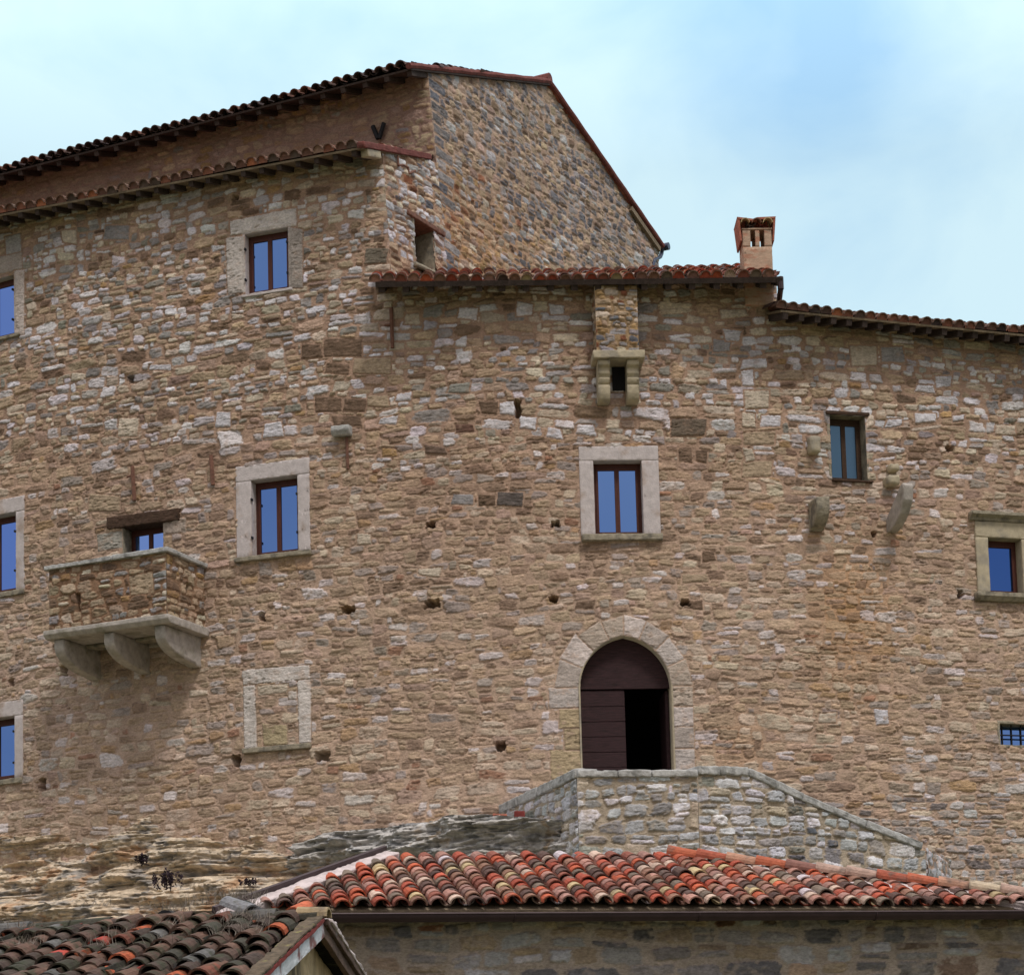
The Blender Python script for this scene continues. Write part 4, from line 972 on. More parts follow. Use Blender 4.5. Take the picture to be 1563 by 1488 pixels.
# right wing
EL = FAC.P(1192, 473, .7); ER = FAC.P(1800, 534, .7); U = nrm(ER - EL); LC = np.linalg.norm(ER - EL)
hb = nrm(np.cross(UP, U)); V = nrm(hb * math.cos(R(17)) + UP * math.sin(R(17)))
rC, UC, NC = roof(EL, ER, V, lambda u, v: v < 3.0, 11, TPD + TP2[:3], castle, 'dark tiled roof of the right wing, one step lower than the centre', sp=.215, seed=9, rafters=(.31, .10, .11, .9), deck_len=3)

# chimney on the centre roof
cp = FAC.P(1155, 426, .3); pr = project(cp); cXY = EB[1] + EB[2] * 1.1 + nrm(EB[0] - EB[1]) * .0
x1, x2 = (1133 + 1177) / 2, 0
cXY = cXY + UB * solve(lambda q: project(cXY + UB * q)[0] - 1155, -3, 1)
Xc, Yc = cXY[:2]; zb = z_for(Xc, Yc, 425); ztop = z_for(Xc, Yc, 337)
cw_ = solve(lambda q: project(np.array([Xc, Yc, zb]) + UB * q)[0] - 1177, 0, 2)
fc = Fr(np.array([Xc, Yc, 0]), UB); zz = lambda y: z_for(Xc, Yc, y)
bm = bmesh.new(); q = cw_; t_ = .11
box(bm, fc, -q, q, -q, q, zb - .6, zz(386))
for a0, a1 in ((-q, -q * .47), (-q * .12, q * .16), (q * .50, q)):
    for b0, b1 in ((-q, -q + t_), (q - t_, q)): box(bm, fc, a0, a1, b0, b1, zz(386) + .002, zz(360))
box(bm, fc, -q, -q + t_ * .8, -q + t_ + .004, q - t_ - .004, zz(386) + .002, zz(360)); box(bm, fc, q - t_ * .8, q, -q + t_ + .004, q - t_ - .004, zz(386) + .002, zz(360))
box(bm, fc, -q - .012, q + .012, -q - .012, q + .012, zz(360) + .003, zz(358))
ch = rough_stone('chimney', bm, M['brick'], rB, .006, .05, 'square brick chimney with two slots and a small tiled cap', bevel=0)
ch.data.materials.append(M['terracotta'])
bm = bmesh.new()
for sx in (-1, 1):
    v = []
    for (a, c) in ((q + .015, zz(377)), (q + .045, zz(377)), (q + .085, zz(343)), (q + .045, zz(343))):
        v.append((sx * a, c))
    A = [bm.verts.new(fc.w(a, -q * 1.02, c)) for a, c in v]; B = [bm.verts.new(fc.w(a, q * 1.06, c)) for a, c in v]
    bm.faces.new(A); bm.faces.new(B[::-1])
    for i in range(4): bm.faces.new([A[i], B[i], B[(i + 1) % 4], A[(i + 1) % 4]])
    # two tilted top slabs
    v = [(sx * (q + .06), zz(344)), (sx * .0, zz(346.5 - 1.5 * sx)), (sx * .0, zz(343.5 - 1.5 * sx)), (sx * (q + .09), zz(341))]
    A = [bm.verts.new(fc.w(a, -q * 1.1, c)) for a, c in v]; B = [bm.verts.new(fc.w(a, q * 1.1, c)) for a, c in v]
    bm.faces.new(A); bm.faces.new(B[::-1])
    for i in range(4): bm.faces.new([A[i], B[i], B[(i + 1) % 4], A[(i + 1) % 4]])
bmobj('chimney_cap', bm, M['terracotta'], rB)
tiles('chimney_cap_tiles', fc.w(-.21 * .98, q * 1.16, zz(357.5)), UB, -np.array(fc.n) * math.cos(.2) + UP * math.sin(.2), lambda u, v: u < .43, 3, 2, .205, .25, TP1, rB, seed=14)

# tall building roof
EL = FRT.P(-120, 296, .7); ER = FRT.P(627, 104, .7); EL = EL + (EL - ER) * .2
RG = GAB.P(840, 128, .10); U = nrm(ER - EL); LT = np.linalg.norm(ER - EL)
nn = nrm(np.cross(U, RG - ER)); nn = nn if nn[2] > 0 else -nn; V = nrm(np.cross(nn, U)); V = V if V[2] > 0 else -V
ru, rv = np.dot(RG - EL, U), np.dot(RG - EL, V)
print('tower roof pitch', math.degrees(math.asin(V[2])), ru - LT, rv)
rT, UT, NT = roof(EL, ER, V, lambda u, v: v < rv and u < LT + (ru - LT) * v / rv - .05, int(rv / .27) + 1, TPD, tower, 'dark tiled roof with a red-edged gable', sp=.23, seed=15, rafters=(.48, .10, .09, .95),
                  deck_poly=[EL, ER, RG, RG - U * (ru - 1)], dmat='rafter')
E2 = GAB.P(1012, 377, .10); v2 = nrm(E2 - RG)
slab('back_slope', [RG, E2, E2 - U * 9, RG - U * 9], nrm(np.cross(v2, U)) * (1 if np.cross(v2, U)[2] > 0 else -1), .06, M['terracotta'], rT)
for p, q_, lift in ((ER, RG, .0), (RG, E2, .0)):
    d = nrm(q_ - p); L = np.linalg.norm(q_ - p); side = nrm(np.cross(d, UP)); side = side if np.dot(side, GAB.nn) > 0 else -side
    up = np.cross(side, d); up = up if up[2] > 0 else -up
    n_ = int(L / .36)
    for i in range(n_):
        bm = bmesh.new(); a, b = p + d * (i * L / n_ - .02), p + d * ((i + 1) * L / n_ + .03)
        bar(bm, a + up * (.045 + .012 * (i % 2)) - side * .03, b + up * (.045 + .012 * ((i + 1) % 2)) - side * .03, .062, 8); bmobj('verge_tile', bm, M['dullred'], rT)
bm = bmesh.new(); bar(bm, RG + UP * .10, RG - U * 9 + UP * .10, .13, 10); bmobj('ridge_tiles', bm, M['dullred'], rT)
# pale board under the right verge, gutter and pipe
d = nrm(E2 - RG); fr = Fr(RG, d, n=GAB.nn); fr.z = nrm(np.cross(fr.n, d)) * (1 if np.cross(fr.n, d)[2] > 0 else -1)
bm = bmesh.new(); L = np.linalg.norm(E2 - RG); box(bm, fr, L * .72, L - .05, -.10, -.02, -.17, -.05); bmobj('verge_board', bm, M['plank'], rT)
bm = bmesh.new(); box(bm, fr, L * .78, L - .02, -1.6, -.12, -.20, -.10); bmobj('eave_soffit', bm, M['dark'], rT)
gq = GAB.P(1014, 378, .05)
bm = bmesh.new(); bar(bm, gq + GAB.nn * .12, gq - GAB.nn * 0 - U * 3, .085, 10); gt_ = bmobj('gutter', bm, M['bluepipe'], tower)
bm = bmesh.new(); P_ = [gq - UP * .04 - SD * .10, GAB.P(1010, 387), GAB.P(1008, 392), GAB.P(999, 397), GAB.P(997, 401), GAB.P(998, 440)]
for a, b in zip(P_[:-1], P_[1:]): bar(bm, a, b, .045, 10)
bmobj('downpipe', bm, M['bluepipe'], tower, 'grey-blue downpipe with an offset bend')

# ================================================================== terrace before the door
terr = thing('entrance_terrace', (3.5, 32.5, 5), 'pale grey stone terrace with sloping coping below the arched door', 'terrace')
def at_px(px_, Y, py_): # world point on vertical column at photo px and depth Y
    d = ray(px_, py_); return CAM + d * (Y / d[1])
YF = 32.3
c1 = at_px(882, YF, 1230)[:2]; c2 = at_px(1066, YF + .25, 1230)[:2]; c3 = at_px(1413, 35.0, 1300)[:2]; c0 = FAC.P(770, 1220)[:2] + np.array([-.15, .3]); c4 = FAC.P(1440, 1300)[:2] + np.array([.3, .5])
zt = z_for(*c1, 1184); z_lo = 4.3
zt2 = z_for(*c2, 1183)
print('terrace z', zt, zt2, 'c0', c0, c1)
def vseg(a, b, nm, top, seed, zn=Z_TERR, **kw):
    f = Flat(np.array([*a, z_lo]), np.array([*a, z_lo + 1]), np.array([*(np.array(b) - np.array(a)), 0])); L = float(np.linalg.norm(np.array(b) - np.array(a)))
    return f, L, masonry(nm, f, 0, L, z_lo, max(top(0), top(L)) + .1, const(zn), terr, edge_fade=True, keep=lambda U_, Z_: Z_ < np.interp(U_, [0, L], [top(0), top(L)]) if not callable(kw.get('tp')) else Z_ < kw['tp'](U_), seed=seed, mortar=(.42, .35, .27), course=(.12, .27), wid=(1.1, 2.8), relief=(.008, .04), ds=.018)
fL, LL, _ = vseg(c0, c1, 'left_wall', lambda u: zt - .02, 71)
fM, LM, _ = vseg(c1, c2, 'front_wall', lambda u: zt - .02 + (zt2 - zt) * min(max(u / 2.2, 0), 1), 72)
fRt = Flat(np.array([*c2, z_lo]), np.array([*c2, z_lo + 1]), np.array([*(c3 - c2), 0])); LR = float(np.linalg.norm(c3 - c2))
cop = [(1066, 1181), (1140, 1183), (1222, 1221), (1320, 1262), (1405, 1296)]
cu = [fRt.hit(*p)[0] for p in cop]; cz = [fRt.hit(*p)[1] for p in cop]; cu[0] = 0
masonry('ramp_wall', fRt, 0, LR, z_lo, max(cz) + .1, const(Z_TERR), terr, edge_fade=True, keep=lambda U_, Z_: Z_ < np.interp(U_, cu, cz) - .01, seed=73, mortar=(.42, .35, .27), course=(.10, .24), wid=(1.1, 2.6), relief=(.01, .045))
f5 = Flat(np.array([*c3, z_lo]), np.array([*c3, z_lo + 1]), np.array([*(c4 - c3), 0])); masonry('end_wall', f5, 0, float(np.linalg.norm(c4 - c3)), z_lo, cz[-1] + .05, const(Z_TERR), terr, seed=74, ds=.03, dz=.02)
def coping(P0, P1, w_, th, out=.06, n_=1):
    P0, P1 = np.array(P0), np.array(P1); d = P1 - P0; L = np.linalg.norm(d); h = nrm([d[0], d[1], 0]); fr = Fr(P0, nrm(d), n=np.array([h[1], -h[0], 0])); fr.z = nrm(np.cross(fr.n, fr.t)); fr.z = fr.z if fr.z[2] > 0 else -fr.z
    cuts_ = np.concatenate([[0], np.sort(np.array([i / n_ + random.uniform(-.08, .08) for i in range(1, n_)])), [1]]) * L
    for a, b in zip(cuts_[:-1], cuts_[1:]):
        bm = bmesh.new(); j = random.uniform(-.015, .015); box(bm, fr, a + .004, b - .004, -w_, out + j, -.01, th + j * .7); rough_stone('coping', bm, M['cap_stone'], terr, .018, .06, bevel=.012)
coping([*c0, zt - .02], [*c1, zt - .02], .35, .15, .05, 2)
coping([*c1, zt - .02], [*c2, zt2 - .02], .35, .10, .06, 3)
for i in range(len(cu) - 1):
    a = fRt.map(cu[i], cz[i], 0.); b = fRt.map(cu[i + 1], cz[i + 1], 0.); coping(a, b, .35, .12, .06, 1 if i else 2)
bm = bmesh.new(); pp = [(*c0, 0), (*c1, 0), (*c2, 0), (*fRt.map(cu[1], 0, 0.)[:2], 0), (*FAC.P(1150, 1180)[:2], 0), (*FAC.P(780, 1180)[:2], 0)]
bm.faces.new([bm.verts.new((x, y, zt - .35)) for x, y, _ in pp]); bmobj('terrace_floor', bm, M['cap_stone'], terr)

# ================================================================== rock
def rocksheet(name, surf, u0, u1, z0, z1, hfun, seed, kind='structure', ds=.022, dz=.016, top=None, cols=None):
    r = np.random.default_rng(seed); nx = int((u1 - u0) / ds) + 1; ny = int((z1 - z0) / dz) + 1
    us = u0 + np.arange(nx) * ds; zs = z0 + np.arange(ny) * dz; UU, ZZ = np.meshgrid(us, zs)
    slope = .06 * UU
    n1_ = fbm(ny, nx, .24 / dz, 1.7 / ds, r, 4, .6); n2_ = fbm(ny, nx, .045 / dz, .35 / ds, r, 4, .65); n3_ = fbm(ny, nx, .7 / dz, 1.2 / ds, r, 3)
    led = np.round(n1_ * 6) / 6 * .75 + n1_ * .25
    h = hfun(UU, ZZ) + led * .42 + n2_ * .10 + n3_ * .30
    n4_ = vn(ny, nx, .28 / dz, .55 / ds, r); h += np.round(n4_ * 2.5) / 2.5 * .16 * (1 + .2 * n2_)
    crack = sst(.30, .5, fbm(ny, nx, .05 / dz, .8 / ds, r, 3, .5)); h -= crack * .10
    cols = cols or [(.60, .50, .38), (.50, .39, .275), (.47, .44, .41), (.44, .27, .16), (.22, .20, .18)]
    c = np.array(cols); a = fbm(ny, nx, .5 / dz, .8 / ds, r, 4, .7)[..., None]; b = fbm(ny, nx, .12 / dz, .35 / ds, r, 4, .7)[..., None]; e = fbm(ny, nx, .3 / dz, .4 / ds, r, 4, .7)[..., None]
    COL = c[0] * (.5 + .5 * np.clip(a * 3 + .3, -1, 1)) + c[1] * (.5 - .5 * np.clip(a * 3 + .3, -1, 1))
    k = sst(.06, .42, b) * .8; COL = COL * (1 - k) + c[2] * k
    k = sst(.18, .45, e) * .8; COL = COL * (1 - k) + c[3] * k
    k = sst(.20, .42, b - e * .5) * .8; COL = COL * (1 - k) + c[4] * k
    COL = np.clip(COL * (1 + .35 * n2_[..., None]), .01, .8)
    if top is not None:
        tz = top(UU); over = np.clip(ZZ - tz, 0, None); h = h - np.minimum(over, .5) * 3; ZZ = np.minimum(ZZ, tz + over * .15)
    V_ = surf.map(UU, ZZ, h).reshape(-1, 3); idx = np.arange(ny * nx).reshape(ny, nx)
    Q = np.stack([idx[:-1, :-1], idx[:-1, 1:], idx[1:, 1:], idx[1:, :-1]], -1).reshape(-1, 4)
    o = npmesh(name, V_, Q, M['rock'], None, COL.reshape(-1, 3)); o['kind'] = kind; return o
ux = lambda x: FAC.hit(x, 1300)[0]
tops = [(-330, 1330), (-100, 1300), (20, 1292), (120, 1283), (200, 1272), (300, 1280), (400, 1293), (430, 1303), (470, 1296), (560, 1300)]
tu = [FAC.hit(x, y)[0] for x, y in tops]; tz_ = [FAC.hit(x, y)[1] for x, y in tops]
def hA(U_, Z_):
    d = np.interp(U_, tu, tz_) - Z_
    return np.where(d > 0, .10 + np.minimum(d, .5) * .35 + np.maximum(d - .5, 0) * .7, d * .55)
rocksheet('rock_outcrop', FAC, .1, ux(520), 4.2, max(tz_) + .35, hA, 81)
bx = [(400, .1), (435, .35), (475, .6), (560, 1.3), (700, 2.1), (800, 2.7), (868, 3.0), (876, 2.7), (882, 2.0), (888, 1.0)]
pts = []
for x, o_ in bx:
    d = ray(x, 1270); P = FAC.P(x, 1270); rr = math.hypot(P[0], P[1]) - o_; k = rr / math.hypot(d[0], d[1]); pts.append((d[0] * k, d[1] * k))
dense = []
for i in range(len(pts) - 1):
    for k in range(6): dense.append(tuple(np.array(pts[i]) * (1 - k / 6) + np.array(pts[i + 1]) * k / 6))
RB = Plan(dense + [pts[-1]])
bt = [(400, 1330), (432, 1318), (440, 1287), (480, 1270), (560, 1260), (640, 1248), (700, 1244), (745, 1243), (790, 1247), (850, 1249), (862, 1253), (875, 1262), (888, 1290)]
bu = [RB.hit(x, y)[0] for x, y in bt]; bz = [RB.hit(x, y)[1] for x, y in bt]
rocksheet('rock_ledge', RB, 0, RB.L, 4.2, max(bz) + .6, lambda U_, Z_: -.12 + 0 * U_, 83, top=lambda U_: np.interp(U_, bu, bz),
          cols=[(.48, .46, .44), (.38, .36, .33), (.56, .56, .57), (.33, .25, .17), (.17, .17, .17)])

# ================================================================== lower tiled house
low = thing('tiled_house', (2.5, 24, 0), 'low stone house with bright mottled clay tiles and a long brown gutter', 'house')
psi = -13; Ug = np.array([math.cos(R(psi)), -math.sin(R(psi)), 0]); G0 = at_px(1000, 23.2, 1387)
Hb = nrm(np.cross(UP, Ug)); TH = R(21.5); Vg = nrm(Hb * math.cos(TH) + UP * math.sin(TH)); Ng = np.cross(Ug, Vg)
def gp(x, y): P = on_plane(x, y, G0, Ng) - G0; return float(P @ Ug), float(P @ Vg)
ga, gb_ = gp(346, 1389)[0], gp(1840, 1385)[0]
O = G0 + Ug * ga
pg = [gp(x, y) for x, y in ((300, 1420), (375, 1395), (590, 1320), (800, 1318), (1020, 1316), (1290, 1346), (1563, 1376), (1800, 1408), (1800, 1420))]
print('low roof top v', pg[2], pg[4], 'gutter z', G0[2])
pgin = poly_in([(u - ga, v) for u, v in pg])
lr = tiles('roof', O, Ug, Vg, lambda u, v: bool(pgin(u, v + .05)) or False, int((gb_ - ga) / .208) + 1, int(pg[2][1] / .155) + 2, .208, .155, TP1, low, seed=23, L=.28, label='mottled orange, pink and cream barrel tiles')
slab('roof_deck', [G0 + Ug * u + Vg * max(v, 0) for u, v in pg], -Ng, .05, M['plank'], lr)
# mortared top edge with end-to-end cap tiles, falling to the right
def rp(x, y, lift=0.): u, v = gp(x, y); return G0 + Ug * u + Vg * v + Ng * lift
A0, A1 = rp(1018, 1314), rp(1780, 1402); dA = nrm(A1 - A0); LA_ = np.linalg.norm(A1 - A0); fr = Fr(A0, dA, n=nrm(np.cross(dA, Ng)))
if fr.n @ Vg > 0: fr.n = -fr.n
fr.z = Ng
bm = bmesh.new(); box(bm, fr, 0, LA_, .02, .30, -.02, .075); rough_stone('mortar_band', bm, M['mortar'], lr, .03, .08)
nC = int(LA_ / .36)
bmc = []
for i in range(nC):
    c = random.choice([(.38, .11, .06), (.32, .09, .055), (.40, .22, .15), (.44, .36, .26), (.22, .11, .09), (.38, .26, .21)])
    key = 'capclay%d' % i
    T, Fc = tpl(.095, .075, .42, .016); Q = T.copy(); 
    P_ = np.array(fr.P) + np.outer(i * .36 + Q[:, 1], fr.t) + np.outer(-Q[:, 0] + .0, fr.n) + np.outer(Q[:, 2] + .10 + (1 - Q[:, 1] / .42) * .015, fr.z)
    npmesh('cap_tile', P_, Fc, M['tile'], lr, np.repeat(np.array([c]), len(T), 0), smooth=False)
# left verge: metal strip with pale mortar
B0, B1 = rp(590, 1310), rp(330, 1405); dB = nrm(B1 - B0); LB_ = np.linalg.norm(B1 - B0); fr = Fr(B0, dB, n=nrm(np.cross(dB, Ng)))
if fr.n @ Ug > 0: fr.n = -fr.n
fr.z = Ng
bm = bmesh.new(); box(bm, fr, -.03, LB_, .015, .06, -.06, .15); bmobj('verge_flashing', bm, M['gutter'], lr, bevel=.006)
bm = bmesh.new(); box(bm, fr, .0, LB_, -.17, .012, -.02, .10); rough_stone('mortar_band', bm, M['mortar'], lr, .02, .07)
# gutter
gO = O - Vg * .10 - UP * .02; gE = G0 + Ug * gb_ - Vg * .10 - UP * .02
bm = bmesh.new(); seg = 10; ring = []
for P_ in (gO, gE):
    ring.append([[bm.verts.new(P_ + (-Hb) * (math.cos(math.pi * k / seg)) * rr + UP * (-math.sin(math.pi * k / seg) * rr)) for k in range(seg + 1)] for rr in (.085, .075)])
for k in range(seg):
    for q_ in (0, 1): bm.faces.new([ring[0][q_][k], ring[0][q_][k + 1], ring[1][q_][k + 1], ring[1][q_][k]])
for k in (0, seg): bm.faces.new([ring[0][0][k], ring[1][0][k], ring[1][1][k], ring[0][1][k]])
gut = bmobj('gutter', bm, M['gutter'], low, smooth=True)
bm = bmesh.new(); bar(bm, gO - Hb * .085, gE - Hb * .085, .012, 8); bmobj('gutter_bead', bm, M['gutter'], gut)
i = 1.0
while i < np.linalg.norm(gE - gO):
    P_ = gO + Ug * i; bm = bmesh.new()
    for k in range(seg): 
        a, b = math.pi * k / seg, math.pi * (k + 1) / seg
        bar(bm, P_ - Hb * math.cos(a) * .09 - UP * math.sin(a) * .09, P_ - Hb * math.cos(b) * .09 - UP * math.sin(b) * .09, .008, 4)
    bmobj('gutter_joint', bm, M['gutter'], gut); i += 2.1
wl = O + Hb * .34; fW = Flat(np.array([*wl[:2], .0]), np.array([*wl[:2], 1.]), Ug)
z_t = G0[2] + .10
def low_zone(x, y): return np.repeat(weights(slate=1.6, grey=4, dull=2.5, tan=1.5, brown=1.4, lime=1.2, rust=.3)[None], len(x), 0)
masonry('wall', fW, 0, gb_ - ga, 0, z_t, low_zone, low, seed=91, mortar=(.44, .37, .31), relief=(.008, .035), cover=.05, course=(.13, .24), contrast=lambda x, y: .85 + 0 * x)
bm = bmesh.new(); fr = Fr(O + Hb * .0 - UP * .03, Ug); box(bm, fr, 0, gb_ - ga, -.38, .0, -.05, .0); bmobj('eave_board', bm, M['rafter'], low)
fr = Fr(np.array([*wl[:2], 0]), Ug); bm = bmesh.new(); box(bm, fr, 0, gb_ - ga, -6, -.15, 0, z_t - .1); bmobj('rear_walls', bm, M['plaster'], low)

# ================================================================== old mossy-roofed house, lower left
old = thing('old_house', (-4.5, 16.5, 0), 'old plastered house with dark mossy roof tiles and a peeling white verge board', 'house')
K = at_px(492, 17.2, 1416); al = R(10)
Uo = np.array([math.cos(al), -math.sin(al), 0]); Ho = np.array([math.sin(al), math.cos(al), 0]); THo = R(18.5)
Vo = Ho * math.cos(THo) + UP * math.sin(THo); No = np.cross(Uo, Vo); Lr, Ls = 8.0, 3.6
Oo = K - Uo * Lr - Vo * Ls
ro = tiles('roof', Oo, Uo, Vo, lambda u, v: v < Ls - .02 and u < Lr - .12, int(Lr / .205) + 1, int(Ls / .20) + 1, .205, .20, TP3, old, 'mosstile', 33, label='dark mossy barrel tiles with a few bright orange replacements', jit=2.4)
slab('roof_deck', [Oo, Oo + Uo * Lr, K, K - Uo * Lr], -No, .05, M['brownboard'], ro)
Vb = Ho * math.cos(THo) - UP * math.sin(THo)                     # back slope, downwards
slab('back_slope', [K, K + Vb * 3, K + Vb * 3 - Uo * Lr, K - Uo * Lr], -nrm(np.cross(Vb, Uo)) * (1 if np.cross(Vb, Uo)[2] > 0 else -1), .05, M['mosstile'], ro)
rr_ = np.random.default_rng(5)
for i in range(int(Lr / .38)):                                   # ridge tiles
    T, Fc = tpl(.11, .095, .42, .018); c = np.array(TP3[rr_.choice([0, 1, 3, 4, 7])][0]); a = rr_.normal() * .06
    P_ = K + np.outer(-(i * .36 + T[:, 1]) - .02, Uo) + np.outer(T[:, 0] + a * T[:, 1], Ho) + np.outer(T[:, 2] + .07 + rr_.normal() * .012, UP)
    npmesh('ridge_tile', P_, Fc, M['mosstile'], ro, np.repeat(c[None], len(T), 0), smooth=False)
def board(P0, d, up, a0, a1, b0, b1, c0, c1, m, nm, lab=None, amp=.006):
    fr = Fr(P0, d, n=nrm(np.cross(d, up))); fr.z = up
    if fr.n @ Uo < 0: fr.n = -fr.n
    bm = bmesh.new(); box(bm, fr, a0, a1, b0, b1, c0, c1); return rough_stone(nm, bm, M[m], ro, amp, .06, lab, bevel=.004)
board(K, -Vo, No, .02, Ls, -.03, .02, -.07, .055, 'whiteboard', 'verge_board', 'peeling white board')
board(K, -Vo, No, .02, Ls, -.10, .04, .06, .10, 'redpaint', 'verge_batten', amp=.012)
board(K, -Vo, No, .0, Ls, -.09, .04, .103, .125, 'moss', 'verge_bedding', amp=.02)
Nb_ = nrm(np.cross(Uo, Vb)); Nb_ = Nb_ if Nb_[2] > 0 else -Nb_
board(K, Vb, Nb_, .02, 3, -.04, .01, -.06, .03, 'brownboard', 'verge_board', 'brown board of the far slope')
board(K, Vb, Nb_, .02, 3, -.06, .04, .035, .09, 'brownboard', 'verge_batten', amp=.012)
board(K, Vb, Nb_, .10, 3, -.02, .05, .095, .125, 'mortar', 'verge_bedding', amp=.03)
Kg = K - Uo * .14; bm = bmesh.new()
gw = [Kg - UP * .02, Kg - Vo * 3.1 - UP * .02, np.array([*(Kg - Vo * 3.1)[:2], 0]), np.array([*(Kg + Vb * 2.8)[:2], 0]), Kg + Vb * 2.8 - UP * .10]
A = [bm.verts.new(p) for p in gw]; B = [bm.verts.new(p - Uo * .3) for p in gw]; bm.faces.new(A); bm.faces.new(B[::-1])
for i in range(5): bm.faces.new([A[i], B[i], B[(i + 1) % 5], A[(i + 1) % 5]])
rough_stone('gable_wall', bm, M['plaster'], old, .035, .07, bevel=0)
fr = Fr(Kg - Uo * .3, Uo); bm = bmesh.new(); fr2 = Fr(np.array([*(Kg - Vo * 3.1 - Uo * .3)[:2], 0]), Uo); box(bm, fr2, -Lr + .4, 0, -5.4, 0, 0, K[2] - 1.2); bmobj('rear_walls', bm, M['plaster'], old)
# curved cap tile on the peak
T, Fc = tpl(.105, .09, .26, .02); P_ = K + np.outer(T[:, 0], Ho) + np.outer(T[:, 1] - .20, Uo) + np.outer(T[:, 2] + .09, UP)
npmesh('peak_tile', P_, Fc, M['tile'], ro, np.repeat(np.array([[.32, .24, .14]]), len(T), 0), smooth=False)

def lump(name, P, rad, mat_, lab, cat, group=None, kind=None, sq=(1, 1, 1), amp=.3, parent=None):
    bm = bmesh.new(); bmesh.ops.create_icosphere(bm, subdivisions=3, radius=1)
    for v in bm.verts:
        k = 1 + mnoise.noise(v.co * 1.7 + Vector(P)) * amp; v.co = Vector((v.co.x * rad * sq[0] * k, v.co.y * rad * sq[1] * k, v.co.z * rad * sq[2] * k)) + Vector(P)
    o = bmobj(name, bm, mat_, parent, smooth=True)
    if not parent: setp(o, lab, cat, group, kind)
    return o
# pieces lying along the old ridge
def pipe(name, P, d, r_, L, lab, cat, m='mosstile', col=(.045, .045, .05)):
    bm = bmesh.new(); d = nrm(d); x = nrm(np.cross(d, UP)); y = np.cross(x, d); rg = []
    for rr in (r_, r_ * .72):
        for t in (0, L): rg.append([bm.verts.new(np.array(P) + d * t + (x * math.cos(k * math.pi / 8) + y * math.sin(k * math.pi / 8)) * rr) for k in range(16)])
    for k in range(16):
        j = (k + 1) % 16
        bm.faces.new([rg[0][k], rg[0][j], rg[1][j], rg[1][k]]); bm.faces.new([rg[2][k], rg[2][j], rg[3][j], rg[3][k]]); bm.faces.new([rg[0][k], rg[0][j], rg[2][j], rg[2][k]]); bm.faces.new([rg[1][k], rg[1][j], rg[3][j], rg[3][k]])
    bm.faces.new(rg[3][::-1])
    o = bmobj(name, bm, M['iron'], None, smooth=False); return setp(o, lab, cat)
def o_px(x, y, lift=0.): return on_plane(x, y, K, No) + No * lift
def r_px(x, y): return on_plane(x, y, K, Ho)
pipe('clay_pipe', r_px(252, 1403), np.array([.1, 1, .05]), .082, .35, 'black round pipe end lying on the mossy roof ridge', 'pipe')
T, Fc = tpl(.10, .085, .32, .016)
def loose(x, y, c, lab, yaw, tilt, lift=.2):
    P0 = r_px(x, y); m_ = np.array(Matrix.Rotation(yaw, 3, 'Z') @ Matrix.Rotation(tilt, 3, 'X')); P_ = P0 + T @ m_.T
    o = npmesh('loose_tile', P_, Fc, M['mosstile'], None, np.repeat(np.array([c]), len(T), 0), smooth=False); setp(o, lab, 'roof tile')
loose(384, 1396, (.20, .20, .21), 'grey upturned tile leaning where the mossy roof meets the bright roof', .9, .35, .12)
loose(408, 1410, (.05, .05, .055), 'black loose tile lying askew below the grey upturned one', .9, .5, .12)
loose(448, 1400, (.45, .12, .06), 'loose orange tile near the old house peak', -.3, .3, .12)
# dry weeds in the old roof
r5 = np.random.default_rng(9); bm = bmesh.new()
for c_ in range(34):
    cx_, cy_ = (r5.uniform(330, 400), r5.uniform(1385, 1440)) if c_ % 2 else (r5.uniform(20, 400), r5.uniform(1400, 1470)); base = o_px(cx_, cy_, .14)
    for k in range(22):
        b = base + np.array([r5.normal() * .06, r5.normal() * .06, 0]); e = b + np.array([r5.normal() * .05, r5.normal() * .05, r5.uniform(.04, .14)]); w_ = .0022
        q = [bm.verts.new(b - Uo * w_), bm.verts.new(b + Uo * w_), bm.verts.new(e)]; bm.faces.new(q)
o = bmobj('dry_weeds', bm, M['twig'], None); setp(o, 'dry wisps of weed growing between the mossy tiles', 'weeds', kind='stuff')

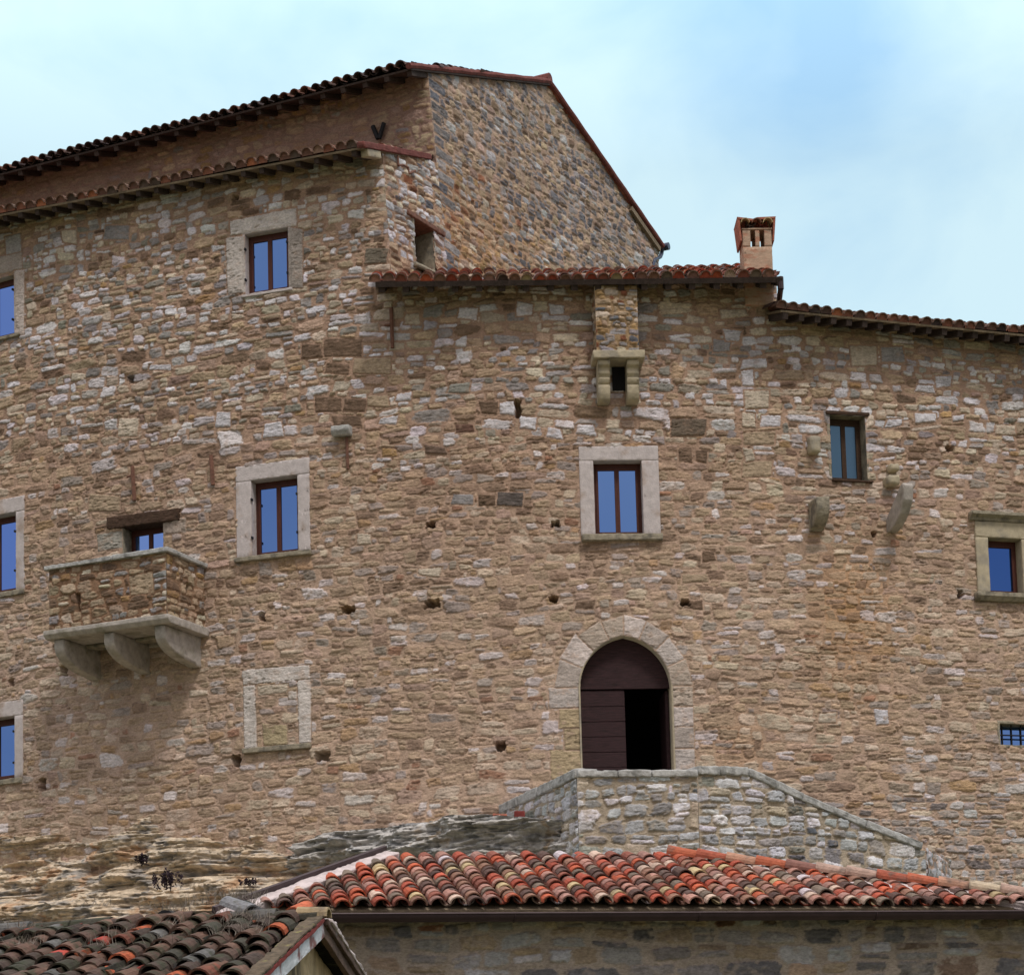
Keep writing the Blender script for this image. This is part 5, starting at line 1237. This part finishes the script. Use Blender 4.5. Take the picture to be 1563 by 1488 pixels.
# ================================================================== small plants and stray pieces on the rock
def plant(x, y, wpx, hpx, lab, seed, nl=420):
    u, z = FAC.hit(x, y, .55); P0 = FAC.map(u, z, 1.3); s_ = 13 / 1000; rp_ = np.random.default_rng(seed)
    bm = bmesh.new(); rx, rz = wpx * s_ / 2, hpx * s_ / 2
    for i in range(nl):
        v = rp_.normal(size=3); v /= np.linalg.norm(v); v *= rp_.random() ** .4; c = P0 + np.array([v[0] * rx, v[1] * rx * .7, v[2] * rz]) * (1 + .3 * math.sin(v[0] * 9 + seed))
        a = rp_.normal(size=3); a /= np.linalg.norm(a); b = np.cross(a, rp_.normal(size=3)); b /= np.linalg.norm(b); l = rp_.uniform(.02, .05)
        q = [bm.verts.new(c + a * l), bm.verts.new(c + b * l * .4), bm.verts.new(c - a * l), bm.verts.new(c - b * l * .4)]; bm.faces.new(q)
    t_ = thing('rock_plant', P0, lab, 'plant', 'dark plants rooted in the rock'); bmobj('foliage', bm, M['leaf'], t_)
    bm = bmesh.new(); bar(bm, P0 - np.array([0, 0, rz * .9]), P0 + np.array([0, .75, -rz * .2]), .012, 5); bar(bm, P0 - np.array([0, 0, rz * .9]), P0, .01, 5); bmobj('stem', bm, M['leaf'], t_)
plant(288, 1348, 40, 26, 'largest dark bushy plant clinging to the layered rock', 1)
plant(251, 1317, 16, 13, 'small dark tuft higher up the layered rock', 2, 180)
plant(408, 1352, 24, 10, 'flat dark tuft beside the roof verge', 3, 130)
def stray(x, y, w_, h_, d_, m, name, lab, cat, rot=0.):
    u, z = RB.hit(x, y); P0 = RB.map(u, z, -.12); f = Fr(P0, (math.cos(rot), math.sin(rot))); bm = bmesh.new(); prism(bm, f, [(0, 0), (d_, 0), (d_, h_), (0, h_ * .6)], -w_, w_)
    o = rough_stone(name, bm, m, None, .008, .04, bevel=.006); setp(o, lab, cat)
stray(787, 1250, .085, .13, .15, M['redpaint'], 'red_block', 'dark red block standing on the grey rock ledge beside the terrace', 'block')
stray(753, 1250, .12, .09, .12, M['terracotta'], 'broken_tile', 'broken red tile lying on the grey rock ledge left of the red block', 'roof tile', .4)

# ================================================================== ground
bm = bmesh.new(); xs = np.linspace(-400, 400, 61); ys = np.concatenate([[-400, -100, -30, -10], np.linspace(0, 60, 61), [80, 120, 400, 1200]])
def gz_(x, y): return 0.0 if y < 24 else min((y - 24) / 8 * 4.0, 4.0) + .15 * math.sin(x * .7) * (y > 26)
xs = np.concatenate([[-400, -150, -60], np.linspace(-30, 30, 61), [60, 150, 400]])
g = [[bm.verts.new((x, y, gz_(x, y))) for x in xs] for y in ys]
for i in range(len(ys) - 1):
    for j in range(len(xs) - 1): bm.faces.new([g[i][j], g[i][j + 1], g[i + 1][j + 1], g[i + 1][j]])
o = bmobj('ground', bm, M['ground'], None, smooth=True); o['kind'] = 'structure'
